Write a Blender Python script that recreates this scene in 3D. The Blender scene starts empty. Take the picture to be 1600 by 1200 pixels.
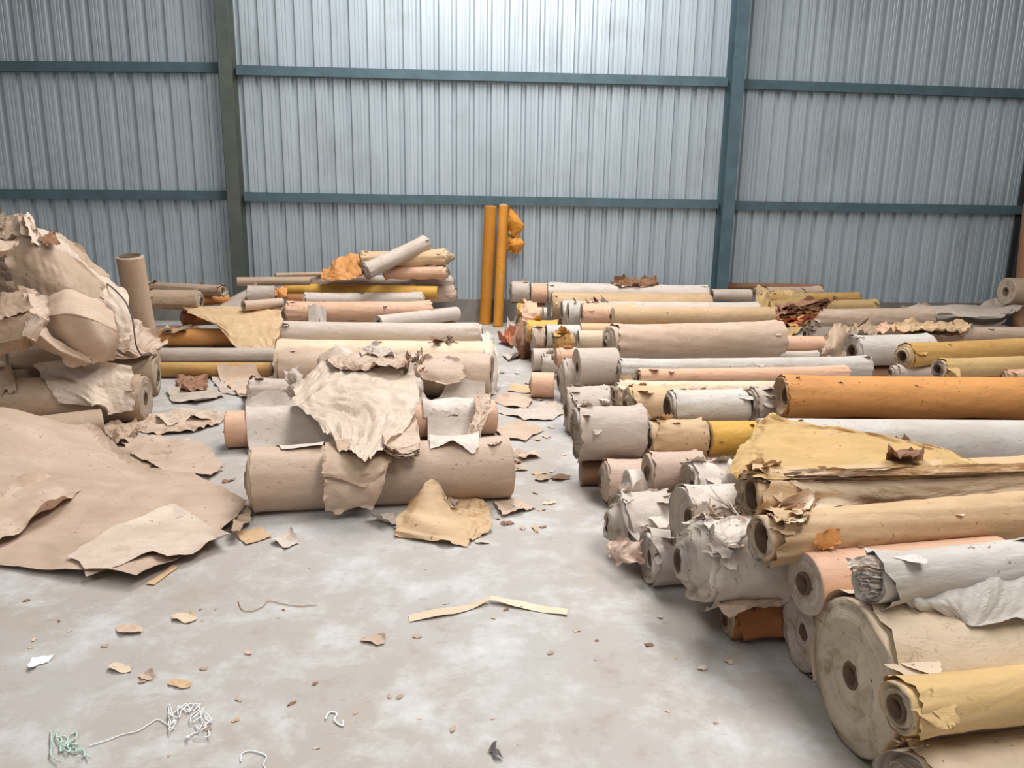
import bpy, math, random
import numpy as np
from mathutils import Vector, Matrix
from mathutils.geometry import delaunay_2d_cdt

SC = bpy.context.scene
COL = SC.collection
rng = np.random.default_rng(7)
random.seed(7)

# ------------------------------------------------------------------ camera
F = 1180.0                       # focal length in pixels of the 1600 wide frame
PITCH, ROLL, YAW, CAMZ = 0.2266, 0.0156, 0.0682, 1.4623
CAM = np.array([0.0, 0.0, CAMZ])
FW = np.array([math.sin(YAW) * math.cos(PITCH), math.cos(YAW) * math.cos(PITCH), -math.sin(PITCH)])
_r0 = np.array([math.cos(YAW), -math.sin(YAW), 0.0]); _u0 = np.cross(_r0, FW)
RT = math.cos(ROLL) * _r0 + math.sin(ROLL) * _u0
UP = np.cross(RT, FW)
cd = bpy.data.cameras.new('camera'); cam = bpy.data.objects.new('camera', cd); COL.objects.link(cam)
cd.sensor_width = 36.0; cd.lens = 36.0 * F / 1600.0; cd.clip_start = 0.05
M = Matrix.Identity(4)
for i in range(3):
    M[i][0] = RT[i]; M[i][1] = UP[i]; M[i][2] = -FW[i]; M[i][3] = CAM[i]
cam.matrix_world = M
SC.camera = cam

# ------------------------------------------------------------------ light and exposure
SC.view_settings.view_transform = 'Standard'
SC.view_settings.look = 'None'
SC.view_settings.gamma = 1.0
SC.view_settings.use_curve_mapping = False
SC.view_settings.exposure = 0.0
SC.cycles.use_denoising = True
SC.cycles.max_bounces = 6
SC.cycles.diffuse_bounces = 4
SC.cycles.caustics_reflective = False
SC.cycles.caustics_refractive = False
W = bpy.data.worlds.new('daylight'); SC.world = W; W.use_nodes = True
W.node_tree.nodes['Background'].inputs[0].default_value = (0.93, 0.97, 1.0, 1)
W.node_tree.nodes['Background'].inputs[1].default_value = 0.45

CEIL = 6.6
# roof skylights, the last an added fill for left-facing roll ends: (x0, x1, y0, y1, watts)
SKYLIGHTS_AND_FILL = [(-1.0, 1.6, 5.4, 9.5, 560.0), (1.7, 3.9, -1.2, 4.4, 430.0), (-4.2, -2.2, -3.5, 1.2, 170.0)]
for (x0, x1, y0, y1, w) in SKYLIGHTS_AND_FILL:
    ld = bpy.data.lights.new('skylight_or_fill', 'AREA'); ld.shape = 'RECTANGLE'
    ld.size = x1 - x0; ld.size_y = y1 - y0; ld.energy = w; ld.color = (1.0, 0.995, 0.985)
    lo = bpy.data.objects.new('skylight_or_fill', ld); COL.objects.link(lo)
    lo.location = ((x0 + x1) / 2, (y0 + y1) / 2, CEIL - 0.06)


# ------------------------------------------------------------------ geometry helpers
def ray(px, py):
    return FW + (px - 800) / F * RT + (600 - py) / F * UP


def G(px, py, z=0.0):
    d = ray(px, py); return CAM + (z - CAMZ) / d[2] * d


def D(px, py, y):
    d = ray(px, py); return CAM + y / d[1] * d


def depth(P):
    return float((np.asarray(P) - CAM) @ FW)


def lin(c):
    out = []
    for v in c[:3]:
        v = v / 255.0
        out.append(v / 12.92 if v <= 0.04045 else ((v + 0.055) / 1.055) ** 2.4)
    return tuple(out) + (1.0,)


def mesh_obj(name, verts, faces, mat, parent=None, smooth=True, fmat=None):
    me = bpy.data.meshes.new(name)
    me.from_pydata([tuple(map(float, v)) for v in verts], [], faces)
    mats = mat if isinstance(mat, (list, tuple)) else [mat]
    for m in mats:
        me.materials.append(m)
    if smooth:
        me.polygons.foreach_set('use_smooth', [True] * len(me.polygons))
    if fmat is not None:
        me.polygons.foreach_set('material_index', fmat)
    me.update()
    o = bpy.data.objects.new(name, me); COL.objects.link(o)
    if parent is not None:
        o.parent = parent
    return o


def tag(o, label=None, cat=None, group=None, kind=None):
    if label: o['label'] = label
    if cat: o['category'] = cat
    if group: o['group'] = group
    if kind: o['kind'] = kind
    return o


def empty(name, M4):
    o = bpy.data.objects.new(name, None); COL.objects.link(o)
    o.empty_display_size = 0.05
    o.matrix_world = M4
    return o


class MB:
    def __init__(s): s.v = []; s.f = []
    def add(s, v, f):
        n = len(s.v); s.v += [tuple(p) for p in v]; s.f += [tuple(i + n for i in q) for q in f]
    def box(s, x0, x1, y0, y1, z0, z1):
        s.add([(x0, y0, z0), (x1, y0, z0), (x1, y1, z0), (x0, y1, z0), (x0, y0, z1), (x1, y0, z1), (x1, y1, z1), (x0, y1, z1)],
              [(0, 3, 2, 1), (4, 5, 6, 7), (0, 1, 5, 4), (1, 2, 6, 5), (2, 3, 7, 6), (3, 0, 4, 7)])
    def build(s, name, mat, parent=None, smooth=False):
        return mesh_obj(name, s.v, s.f, mat, parent, smooth)


# ------------------------------------------------------------------ materials
def nt(name):
    m = bpy.data.materials.new(name); m.use_nodes = True
    t = m.node_tree; b = t.nodes['Principled BSDF']
    return m, t, b


def node(t, typ, **kw):
    n = t.nodes.new(typ)
    for k, v in kw.items():
        if k in n.inputs: n.inputs[k].default_value = v
        else: setattr(n, k, v)
    return n


def mixc(t, fac, a, b, blend='MIX'):
    n = t.nodes.new('ShaderNodeMix'); n.data_type = 'RGBA'; n.blend_type = blend
    for sock, val in ((n.inputs[0], fac), (n.inputs[6], a), (n.inputs[7], b)):
        if isinstance(val, (tuple, float, int)): sock.default_value = val
        else: t.links.new(val, sock)
    return n.outputs[2]


def ramp(t, src, p0, p1, c0=(0, 0, 0, 1), c1=(1, 1, 1, 1)):
    r = t.nodes.new('ShaderNodeValToRGB'); e = r.color_ramp.elements
    e[0].position = p0; e[0].color = c0; e[1].position = p1; e[1].color = c1
    t.links.new(src, r.inputs[0]); return r.outputs[0]


def noise(t, co, scale, detail=4.0, rough=0.55, dist=0.0):
    n = node(t, 'ShaderNodeTexNoise', Scale=scale, Detail=detail, Roughness=rough, Distortion=dist)
    t.links.new(co, n.inputs['Vector']); return n.outputs[0]


def mapped(t, co, scale):
    mp = t.nodes.new('ShaderNodeMapping'); mp.inputs['Scale'].default_value = scale
    t.links.new(co, mp.inputs[0]); return mp.outputs[0]


def coords(t, rand=True):
    tc = t.nodes.new('ShaderNodeTexCoord'); co = tc.outputs['Object']
    if rand:
        oi = t.nodes.new('ShaderNodeObjectInfo')
        mu = node(t, 'ShaderNodeMath', operation='MULTIPLY'); mu.inputs[1].default_value = 37.0
        t.links.new(oi.outputs['Random'], mu.inputs[0])
        ad = node(t, 'ShaderNodeVectorMath', operation='ADD')
        t.links.new(co, ad.inputs[0]); t.links.new(mu.outputs[0], ad.inputs[1])
        return ad.outputs[0], co, oi.outputs['Random']
    return co, co, None


def scale_c(c, k):
    return (min(c[0] * k, 1), min(c[1] * k, 1), min(c[2] * k, 1), 1)


K = 0.9
PAL = dict(gy=(201, 184, 170), wh=(216, 202, 190), be=(206, 179, 157), ta=(214, 180, 140), cr=(226, 203, 174),
           pe=(228, 182, 152), og=(212, 148, 84), ye=(224, 172, 76), mu=(205, 160, 94), kr=(190, 163, 138),
           br=(150, 108, 80), pk=(203, 176, 158), am=(212, 142, 48), lb=(208, 200, 191), od=(172, 110, 64),
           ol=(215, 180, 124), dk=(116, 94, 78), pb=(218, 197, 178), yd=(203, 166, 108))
_pm = {}


def paper(key):
    if key in _pm: return _pm[key]
    c = scale_c(lin(PAL[key]), K)
    m, t, b = nt('paper_' + key)
    co, raw, rnd = coords(t)
    n1 = noise(t, mapped(t, co, (1.4, 3.0, 3.0)), 2.2, 5, 0.6)
    n2 = noise(t, co, 14.0, 4, 0.65)
    n3 = noise(t, co, 4.5, 6, 0.7, 0.6)
    base = mixc(t, ramp(t, n1, 0.35, 0.68), scale_c((c[0] * 0.88, c[1] * 0.86, c[2] * 0.82), 1), scale_c((c[0] * 1.06, c[1] * 1.06, c[2] * 1.08), 1))
    base = mixc(t, ramp(t, n3, 0.60, 0.75), base, scale_c((c[0] * 0.78, c[1] * 0.74, c[2] * 0.68), 1))
    base = mixc(t, ramp(t, n2, 0.70, 0.80), base, scale_c((c[0] * 0.5, c[1] * 0.45, c[2] * 0.4), 1))
    sp = noise(t, co, 46.0, 2, 0.5)
    spm = node(t, 'ShaderNodeMath', operation='MULTIPLY'); t.links.new(ramp(t, sp, 0.66, 0.72), spm.inputs[0]); t.links.new(ramp(t, n1, 0.42, 0.62), spm.inputs[1])
    base = mixc(t, spm.outputs[0], base, scale_c((c[0] * 0.38, c[1] * 0.33, c[2] * 0.28), 1))
    ck = noise(t, mapped(t, co, (2.2, 5.0, 5.0)), 2.3, 6, 0.72, 1.2)
    ca = node(t, 'ShaderNodeMath', operation='SUBTRACT'); t.links.new(ck, ca.inputs[0]); ca.inputs[1].default_value = 0.5
    cb_ = node(t, 'ShaderNodeMath', operation='ABSOLUTE'); t.links.new(ca.outputs[0], cb_.inputs[0])
    cm = node(t, 'ShaderNodeMath', operation='MULTIPLY'); t.links.new(ramp(t, cb_.outputs[0], 0.001, 0.007, (1, 1, 1, 1), (0, 0, 0, 1)), cm.inputs[0]); t.links.new(ramp(t, noise(t, co, 3.1, 2, 0.5), 0.60, 0.66), cm.inputs[1])
    base = mixc(t, cm.outputs[0], base, scale_c((c[0] * 0.35, c[1] * 0.28, c[2] * 0.22), 1))
    dust = mixc(t, ramp(t, n3, 0.24, 0.36, (0.45, 0.45, 0.45, 1), (0, 0, 0, 1)), base, scale_c(lin((205, 196, 186)), K))
    hs = node(t, 'ShaderNodeHueSaturation'); t.links.new(dust, hs.inputs['Color'])
    mr = node(t, 'ShaderNodeMapRange'); mr.inputs[3].default_value = 0.93; mr.inputs[4].default_value = 1.07
    t.links.new(rnd, mr.inputs[0]); t.links.new(mr.outputs[0], hs.inputs['Value'])
    t.links.new(hs.outputs[0], b.inputs['Base Color'])
    b.inputs['Roughness'].default_value = 0.62
    b.inputs['Specular IOR Level'].default_value = 0.45
    wr = noise(t, mapped(t, co, (3.0, 7.0, 7.0)), 2.0, 5, 0.6, 0.8)
    bp = node(t, 'ShaderNodeBump', Strength=0.35, Distance=0.02)
    t.links.new(wr, bp.inputs['Height']); t.links.new(bp.outputs[0], b.inputs['Normal'])
    _pm[key] = m
    return m


def end_mat(key):
    kk = 'end_' + key
    if kk in _pm: return _pm[kk]
    c = scale_c(lin(PAL[key]), 0.92)
    g = scale_c(lin((196, 184, 168)), 0.95)
    m, t, b = nt('paper_layers_' + key)
    co, raw, rnd = coords(t)
    sx = node(t, 'ShaderNodeSeparateXYZ'); t.links.new(raw, sx.inputs[0])
    cb = node(t, 'ShaderNodeCombineXYZ'); t.links.new(sx.outputs[1], cb.inputs[1]); t.links.new(sx.outputs[2], cb.inputs[2])
    ln = node(t, 'ShaderNodeVectorMath', operation='LENGTH'); t.links.new(cb.outputs[0], ln.inputs[0])
    cb2 = node(t, 'ShaderNodeCombineXYZ'); t.links.new(ln.outputs['Value'], cb2.inputs[0])
    cb2.inputs[1].default_value = 0.3
    rings = noise(t, cb2.outputs[0], 130.0, 3, 0.7)
    big = noise(t, co, 9.0, 5, 0.65, 0.3)
    spots = noise(t, co, 30.0, 3, 0.6)
    a = mixc(t, ramp(t, rings, 0.35, 0.65), scale_c((c[0], c[1], c[2]), 0.72), g)
    a = mixc(t, ramp(t, big, 0.52, 0.68), a, scale_c(lin((160, 140, 116)), 0.8))
    a = mixc(t, ramp(t, spots, 0.66, 0.74), a, lin((70, 55, 42)))
    t.links.new(a, b.inputs['Base Color'])
    b.inputs['Roughness'].default_value = 0.9
    b.inputs['Specular IOR Level'].default_value = 0.1
    bp = node(t, 'ShaderNodeBump', Strength=0.6, Distance=0.01)
    t.links.new(rings, bp.inputs['Height']); t.links.new(bp.outputs[0], b.inputs['Normal'])
    _pm[kk] = m
    return m


def plain(name, c, rough=0.7, metal=0.0, var=0.15, scale=6.0):
    m, t, b = nt(name)
    co, raw, rnd = coords(t)
    n = noise(t, co, scale, 5, 0.6)
    cc = lin(c)
    t.links.new(mixc(t, ramp(t, n, 0.35, 0.7), scale_c(cc, 1 - var), scale_c(cc, 1 + var)), b.inputs['Base Color'])
    b.inputs['Roughness'].default_value = rough; b.inputs['Metallic'].default_value = metal
    return m


def floor_mat():
    m, t, b = nt('dusty_concrete')
    co, raw, rnd = coords(t, False)
    n1 = noise(t, co, 0.55, 6, 0.6, 0.4)
    n2 = noise(t, co, 3.4, 8, 0.72, 0.15)
    n3 = noise(t, mapped(t, co, (1.0, 2.2, 1)), 9.0, 5, 0.7)
    n4 = noise(t, co, 60.0, 3, 0.6)
    base = mixc(t, ramp(t, n1, 0.38, 0.62), lin((168, 157, 145)), lin((178, 173, 169)))
    base = mixc(t, ramp(t, n2, 0.48, 0.70), base, lin((200, 198, 197)))
    base = mixc(t, ramp(t, n2, 0.28, 0.42, (0.8, 0.8, 0.8, 1), (0, 0, 0, 1)), base, lin((160, 145, 132)))
    base = mixc(t, ramp(t, n3, 0.60, 0.76, (0, 0, 0, 1), (0.6, 0.6, 0.6, 1)), base, lin((140, 124, 108)))
    base = mixc(t, ramp(t, n4, 0.68, 0.78, (0, 0, 0, 1), (0.7, 0.7, 0.7, 1)), base, lin((120, 106, 92)))
    t.links.new(base, b.inputs['Base Color'])
    rr = ramp(t, n2, 0.3, 0.7, (0.75, 0.75, 0.75, 1), (0.5, 0.5, 0.5, 1)); t.links.new(rr, b.inputs['Roughness'])
    b.inputs['Specular IOR Level'].default_value = 0.35
    bp = node(t, 'ShaderNodeBump', Strength=0.15, Distance=0.01)
    t.links.new(n3, bp.inputs['Height']); t.links.new(bp.outputs[0], b.inputs['Normal'])
    return m


def sheet_metal():
    m, t, b = nt('galvanised_cladding')
    co, raw, rnd = coords(t)
    n1 = noise(t, mapped(t, co, (6.0, 1.0, 0.35)), 1.6, 5, 0.6)
    n2 = noise(t, co, 1.2, 4, 0.6)
    c = mixc(t, ramp(t, n1, 0.35, 0.7), lin((176, 186, 193)), lin((192, 202, 208)))
    c = mixc(t, ramp(t, n2, 0.55, 0.8, (0, 0, 0, 1), (0.35, 0.35, 0.35, 1)), c, lin((128, 132, 126)))
    t.links.new(c, b.inputs['Base Color'])
    b.inputs['Metallic'].default_value = 0.35
    b.inputs['Roughness'].default_value = 0.38
    return m


M_FLOOR = floor_mat()
M_WALL = sheet_metal()
M_GIRT = plain('painted_steel_blue', (80, 102, 110), 0.5, 0.1, 0.15, 5)
M_COLL = plain('painted_steel_olive', (88, 92, 86), 0.55, 0.1, 0.15, 5)
M_CORNER = plain('shade_toned_steel', (58, 58, 58), 0.6, 0.1, 0.1, 5)  # shade of the corner is put into this dark steel colour
M_CURB = plain('curb_concrete', (128, 122, 116), 0.9, 0, 0.18, 4)
M_CEIL = plain('roof_sheet', (150, 156, 160), 0.5, 0.3, 0.08, 1)
M_CORE = plain('core_cardboard_shaded', (100, 78, 60), 0.9, 0, 0.25, 20)  # cardboard tone darkened to paint the shade inside the hole
M_WHITE = plain('white_plastic', (236, 236, 236), 0.4, 0, 0.04, 20)
M_GREEN = plain('pale_green_film', (190, 212, 198), 0.35, 0, 0.08, 20)
M_WIRE = plain('grey_cable', (84, 80, 76), 0.5, 0, 0.05, 20)
M_DARK = plain('dark_leaf', (92, 84, 82), 0.7, 0, 0.2, 20)
M_STRING = plain('tan_string', (176, 150, 122), 0.8, 0, 0.1, 20)
M_RED = plain('red_brown_paper', (178, 104, 72), 0.8, 0, 0.25, 20)

# ------------------------------------------------------------------ the setting
WY = 10.0                        # inner face of the back wall
XL, XR = -9.6, 7.72
fl = mesh_obj('floor', [(XL - 0.3, -6, 0), (XR + 0.3, -6, 0), (XR + 0.3, WY + 0.3, 0), (XL - 0.3, WY + 0.3, 0)], [(0, 1, 2, 3)], M_FLOOR, smooth=False)
tag(fl, 'dusty pale grey concrete warehouse floor with tan stains', kind='structure')

mb = MB(); mb.box(XL, XR, WY - 0.03, WY + 0.2, 0.0, 0.305)
tag(mb.build('trim_1', M_CURB), 'low grey concrete kerb under the metal wall', kind='structure')

PITCHX = 0.217; NR = 5
wall = empty('wall_back', Matrix.Translation((0, WY, 0)))
tag(wall, 'ribbed blue-grey sheet metal wall across the back', kind='structure')


def panel_profile():
    pts = [(0.0, 0.0)]
    for i in range(NR):
        a = i * PITCHX
        for (dx, dy) in ((0.044, 0), (0.048, 0.006), (0.058, 0.006), (0.062, 0), (0.086, 0), (0.090, 0.006), (0.100, 0.006), (0.104, 0),
                         (0.138, 0), (0.158, 0.040), (0.192, 0.040), (0.212, 0.0)):
            pts.append((a + dx, dy))
    pts.append((NR * PITCHX - 0.0015, 0.0))
    return pts


pp = panel_profile(); PW = NR * PITCHX
Z0, Z1 = 0.30, CEIL
vs = []; fs = []
zl = [Z0, Z1]
for z in zl:
    vs += [(x, y, z) for (x, y) in pp]
n = len(pp)
for i in range(n - 1):
    fs.append((i, i + 1, n + i + 1, n + i))
pmesh = None
k = 0
x = XL
while x < XR - 0.2:
    if pmesh is None:
        o = mesh_obj('cladding_panel', vs, fs, M_WALL, wall, smooth=False); pmesh = o.data
    else:
        o = bpy.data.objects.new('cladding_panel', pmesh); COL.objects.link(o); o.parent = wall
    o.location = (x, 0.001 * (k % 2), 0)
    x += PW; k += 1
XEND = x


def ibeam(name, x, mat, label):
    m = MB()
    w, d, tf, tw = 0.15, 0.24, 0.014, 0.012
    y1 = WY - 0.002; y0 = y1 - d
    m.box(x - w / 2, x + w / 2, y0, y0 + tf, 0, CEIL)
    m.box(x - w / 2, x + w / 2, y1 - tf, y1, 0, CEIL)
    m.box(x - tw / 2, x + tw / 2, y0 + tf, y1 - tf, 0, CEIL)
    o = m.build(name, mat)
    tag(o, label, 'column', kind='thing')
    return o


cl = ibeam('steel_column', -2.80, M_COLL, 'olive grey steel column against the wall, behind the left rolls')
cr = ibeam('steel_column', 3.42, M_GIRT, 'blue grey steel column against the wall, behind the right pile')
ibeam('steel_column', 7.55, M_CORNER, 'steel column coloured dark for shade in the right back corner')
m = MB(); m.box(-0.012, 0.012, 0, 0.10, -0.16, 0.16)
o = m.build('bracket', M_COLL, cl); o.location = (-2.91, WY - 0.11, 2.98)


def girt(p0, p1, label):
    # p0, p1: (x, z) ends of a C-section rail fixed to the wall
    (xa, za), (xb, zb) = p0, p1
    m = MB(); h = 0.056; t = 0.012; y1 = WY - 0.001; y0 = y1 - 0.07
    def seg(y_0, y_1, a, b):
        m.add([(xa, y_0, za + a), (xb, y_0, zb + a), (xb, y_1, zb + a), (xa, y_1, za + a), (xa, y_0, za + b), (xb, y_0, zb + b), (xb, y_1, zb + b), (xa, y_1, za + b)],
              [(0, 3, 2, 1), (4, 5, 6, 7), (0, 1, 5, 4), (1, 2, 6, 5), (2, 3, 7, 6), (3, 0, 4, 7)])
    seg(y0, y0 + t, -h, h); seg(y0 + t, y1, h - t, h); seg(y0 + t, y1, -h, -h + t)
    tag(m.build('wall_rail', M_GIRT), label, 'rail', 'blue steel rails across the wall', 'thing')


def zpx(px, py): return D(px, py, WY - 0.07)


for (pa, pb, lb) in (((0, 103), (345, 105), 'upper blue steel rail left of the olive column'), ((366, 109), (1142, 128), 'upper blue steel rail between the two columns'),
                     ((1166, 131), (1600, 146), 'upper blue steel rail right of the blue column'), ((0, 303), (356, 305), 'lower blue steel rail left of the olive column'),
                     ((378, 307), (1124, 319), 'lower blue steel rail between the two columns'), ((1150, 321), (1592, 328), 'lower blue steel rail right of the blue column')):
    A = zpx(*pa); B_ = zpx(*pb)
    xa, xb = A[0], B_[0]
    if pa[0] == 0: A = A + (A - B_) * ((XL + 0.1 - xa) / (xa - xb)) * 1.0; xa = A[0]
    if pb[0] >= 1590: t_ = (XR - 0.03 - xb) / (xb - xa); B_ = B_ + (B_ - A) * t_; xb = B_[0]
    if pa[0] in (366, 378): xa = -2.80 + 0.077
    if pa[0] in (1166, 1150): xa = 3.42 + 0.077
    if pb[0] in (345, 356): xb = -2.80 - 0.077
    if pb[0] in (1142, 1124): xb = 3.42 - 0.077
    girt((xa, A[2]), (xb, B_[2]), lb)

for nm, x in (('wall_left', XL), ('wall_right', XR)):
    m = MB(); s = -1 if x < 0 else 1
    m.box(min(x, x + s * 0.1), max(x, x + s * 0.1), -6, WY + 0.2, 0, CEIL)
    tag(m.build(nm, M_CEIL), 'plain side wall of the warehouse', kind='structure')
# roof with openings for the skylights and the added fill light
m = MB()
xs = sorted({XL, XR + 0.3} | {v for s in SKYLIGHTS_AND_FILL for v in s[:2]}); ys = sorted({-6, WY + 0.3} | {v for s in SKYLIGHTS_AND_FILL for v in s[2:4]})
for a, b_ in zip(xs[:-1], xs[1:]):
    for c, d in zip(ys[:-1], ys[1:]):
        mx, my = (a + b_) / 2, (c + d) / 2
        if not any(s[0] < mx < s[1] and s[2] < my < s[3] for s in SKYLIGHTS_AND_FILL):
            m.box(a, b_, c, d, CEIL, CEIL + 0.05)
tag(m.build('ceiling', M_CEIL), 'sheet metal warehouse roof', kind='structure')

# ------------------------------------------------------------------ rolls
CYL = []                          # (P0, P1, R) world axis segments, used to drape sheets and rest rolls
WARN = []


def seg_dist(a0, a1, b0, b1):
    n = 24
    A = a0 + np.linspace(0, 1, n)[:, None] * (a1 - a0)
    d = b1 - b0; L2 = max(d @ d, 1e-9)
    t = np.clip(((A - b0) @ d) / L2, 0, 1)
    Q = b0 + t[:, None] * d
    return float(np.min(np.linalg.norm(A - Q, axis=1)))


def wob(th, k, seed):
    r = np.random.default_rng(seed); s = np.zeros_like(th)
    for i in range(1, k + 1):
        s = s + r.normal() / i ** 0.7 * np.sin(i * th + r.uniform(0, 6.28))
    return s


def jag(n, amp, r):
    # torn-edge offsets: mixed scales
    a = np.interp(np.linspace(0, 1, n), np.linspace(0, 1, max(3, n // 7)), r.uniform(-1, 1, max(3, n // 7)))
    b = np.interp(np.linspace(0, 1, n), np.linspace(0, 1, max(4, n // 3)), r.uniform(-1, 1, max(4, n // 3)))
    return amp * (0.6 * a + 0.4 * b + 0.15 * r.uniform(-1, 1, n))


def flap_mesh(name, R, x0, th0, w, l, curl, r, mat, parent, sgn):
    # a torn tongue of paper: rooted on the roll's skin, peeling away and curling
    nu, nv = 7, 6
    vs = []
    for j in range(nv):
        v = j / (nv - 1)
        ww = w * (1 - 0.65 * v ** 1.5) * (1 + 0.25 * r.uniform(-1, 1))
        for i in range(nu):
            u = i / (nu - 1) - 0.5
            th = th0 + v * l / R * 0.55
            rr = R + 0.003 + curl * l * v ** 1.6 + 0.006 * r.uniform(-1, 1) * v
            xx = x0 + u * ww + sgn * v * l * 0.25
            vs.append((xx, -rr * math.sin(th), rr * math.cos(th)))
    fs = [(j * nu + i, j * nu + i + 1, (j + 1) * nu + i + 1, (j + 1) * nu + i) for j in range(nv - 1) for i in range(nu - 1)]
    return mesh_obj(name, vs, fs, mat, parent)


def roll_mesh(L, R, core, col, rag, seed, root, sag=0.0, hollow=False, sheet=None, endcol=None):
    """winding with layered end faces, a core tube, a torn outer sheet and loose flaps, axis along local +X from 0 to L"""
    r = np.random.default_rng(seed)
    nt_ = 40
    th = np.linspace(0, 2 * math.pi, nt_, endpoint=False)
    xs = np.unique(np.concatenate([[0, 0.01, 0.04], np.linspace(0.08, max(L - 0.08, 0.09), max(4, int(L / 0.07))), [L - 0.04, L - 0.01, L]]))
    xs = xs[(xs >= 0) & (xs <= L)]
    ph = r.uniform(0, 6.28, 6)
    def rad(x, t):
        k = 0.012 + 0.010 * rag
        return R * (1 - 0.5 * k + k * 0.5 * (np.sin(2 * t + ph[0] + 1.3 * x) * 0.5 + np.sin(3 * t + ph[1] - 2.1 * x) * 0.3 + 0.4 * np.sin(5 * x / max(R, .08) * .3 + ph[2]) * np.sin(t + ph[3])))
    vs = []; fs = []; fm = []
    rings = []
    def ring(x, rr):
        n0 = len(vs)
        rr = np.broadcast_to(rr, th.shape); xx = np.broadcast_to(x, th.shape)
        for a in range(nt_):
            vs.append((xx[a], -rr[a] * math.sin(th[a]), rr[a] * math.cos(th[a])))
        return n0
    def bridge(a, b, mi):
        for i in range(nt_):
            j = (i + 1) % nt_
            fs.append((a + i, b + i, b + j, a + j)); fm.append(mi)
    rc = R * core
    # left end from core outwards
    tele = r.normal(0, 0.012) * (1 + rag)
    nr = 9
    fr = np.linspace(0, 1, nr)
    jit = r.uniform(-1, 1, nr) * (0.003 + 0.005 * rag)
    prev = None
    for i, f in enumerate(fr):
        rr = (rc + (R - rc) * f) * (1 + 0 * th)
        if i == nr - 1: rr = rad(0.0, th)
        xx = tele * (1 - f) * 1.0 * abs(1) + (jit[i] if 0 < i < nr - 1 else 0) + (0.004 * rag * wob(th, 9, seed + i) * (0.3 + 0.7 * f))
        cur = ring(xx, rr)
        if prev is not None: bridge(prev, cur, 1)
        prev = cur
        if i == 0: inner_l = cur
    for x in xs[1:-1]:
        cur = ring(x, rad(x, th)); bridge(prev, cur, 0); prev = cur
    for i, f in enumerate(fr[::-1]):
        rr = (rc + (R - rc) * f) * (1 + 0 * th)
        if i == 0: rr = rad(L, th)
        xx = L + tele * (1 - f) + (jit[i] if 0 < i < nr - 1 else 0) + (0.004 * rag * wob(th, 9, seed + 50 + i) * (0.3 + 0.7 * f))
        cur = ring(xx, rr); bridge(prev, cur, 0 if i == 0 else 1); prev = cur
    inner_r = prev
    e = end_mat(endcol or col)
    mesh_obj('paper_winding', vs, fs, [paper(col), e], root, fmat=fm)
    # core tube
    n2 = 20
    ro, ri = rc * 0.995, rc * 0.80
    if hollow: ri = rc * 0.93
    out = r.uniform(0.0, 0.012) + 0.002
    cv = []; cf = []
    for (x, q) in ((tele - out, ri), (tele - out, ro), (L + tele + out, ro), (L + tele + out, ri)):
        for a in range(n2):
            t = 2 * math.pi * a / n2
            cv.append((x, -q * math.sin(t), q * math.cos(t)))
    for k in range(4):
        a, b = k * n2, ((k + 1) % 4) * n2
        for i in range(n2):
            j = (i + 1) % n2
            cf.append((a + i, b + i, b + j, a + j))
    mesh_obj('core_tube', cv, cf, M_CORE, root)
    # outer torn sheet
    if sheet is None: sheet = rag > 0
    if sheet:
        nu, nv = max(12, int(L / 0.045)), 34
        t0 = r.uniform(-0.5, 0.9); span = r.uniform(4.6, 5.9)
        ja = np.abs(jag(nv, 0.010 + 0.022 * rag, r)); jb = np.abs(jag(nv, 0.010 + 0.022 * rag, r))
        jl = jag(nu, 0.03 + 0.05 * rag, r) ; jr_ = jag(nu, 0.03 + 0.05 * rag, r)
        sv = []; sf = []
        for j in range(nv):
            for i in range(nu):
                u = i / (nu - 1); v = j / (nv - 1)
                x = ja[j] + u * (L - ja[j] - jb[j])
                t = t0 - span / 2 + v * span + (jl[i] * (1 - v) + jr_[i] * v) / max(R, 0.08) * 0.35
                ee = max(0.0, 1 - 7 * min(u, 1 - u)); ev = max(0.0, 1 - 9 * min(v, 1 - v))
                rr = R * 1.004 + 0.0035 + (0.004 + 0.006 * rag) * (ee * abs(math.sin(5 * t + ph[4])) + ev * abs(math.sin(9 * u + ph[5])))
                rr += 0.0015 * rag * math.sin(11 * t + 20 * u + ph[2]) * math.sin(7 * u * L / 0.3 + ph[3])
                sv.append((x, -rr * math.sin(t), rr * math.cos(t)))
        sf = [(j * nu + i, j * nu + i + 1, (j + 1) * nu + i + 1, (j + 1) * nu + i) for j in range(nv - 1) for i in range(nu - 1)]
        osh = mesh_obj('outer_sheet', sv, sf, paper(col), root)
    else: osh = root
    nf = [0, 2, 5, 10][rag]
    for q in range(nf):
        sd = 1 if r.uniform() < 0.7 else -1
        x0 = r.uniform(0.02, 0.10) if r.uniform() < 0.6 else (L - r.uniform(0.02, 0.10) if r.uniform() < .6 else r.uniform(0.1, 0.9) * L)
        flap_mesh('torn_flap', R * 1.006, x0, r.uniform(-1.2, 1.3), r.uniform(0.04, 0.11), r.uniform(0.03, 0.09), r.uniform(0.15, 0.75), r, paper(col), osh, sd)


SEED = [100]


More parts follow.
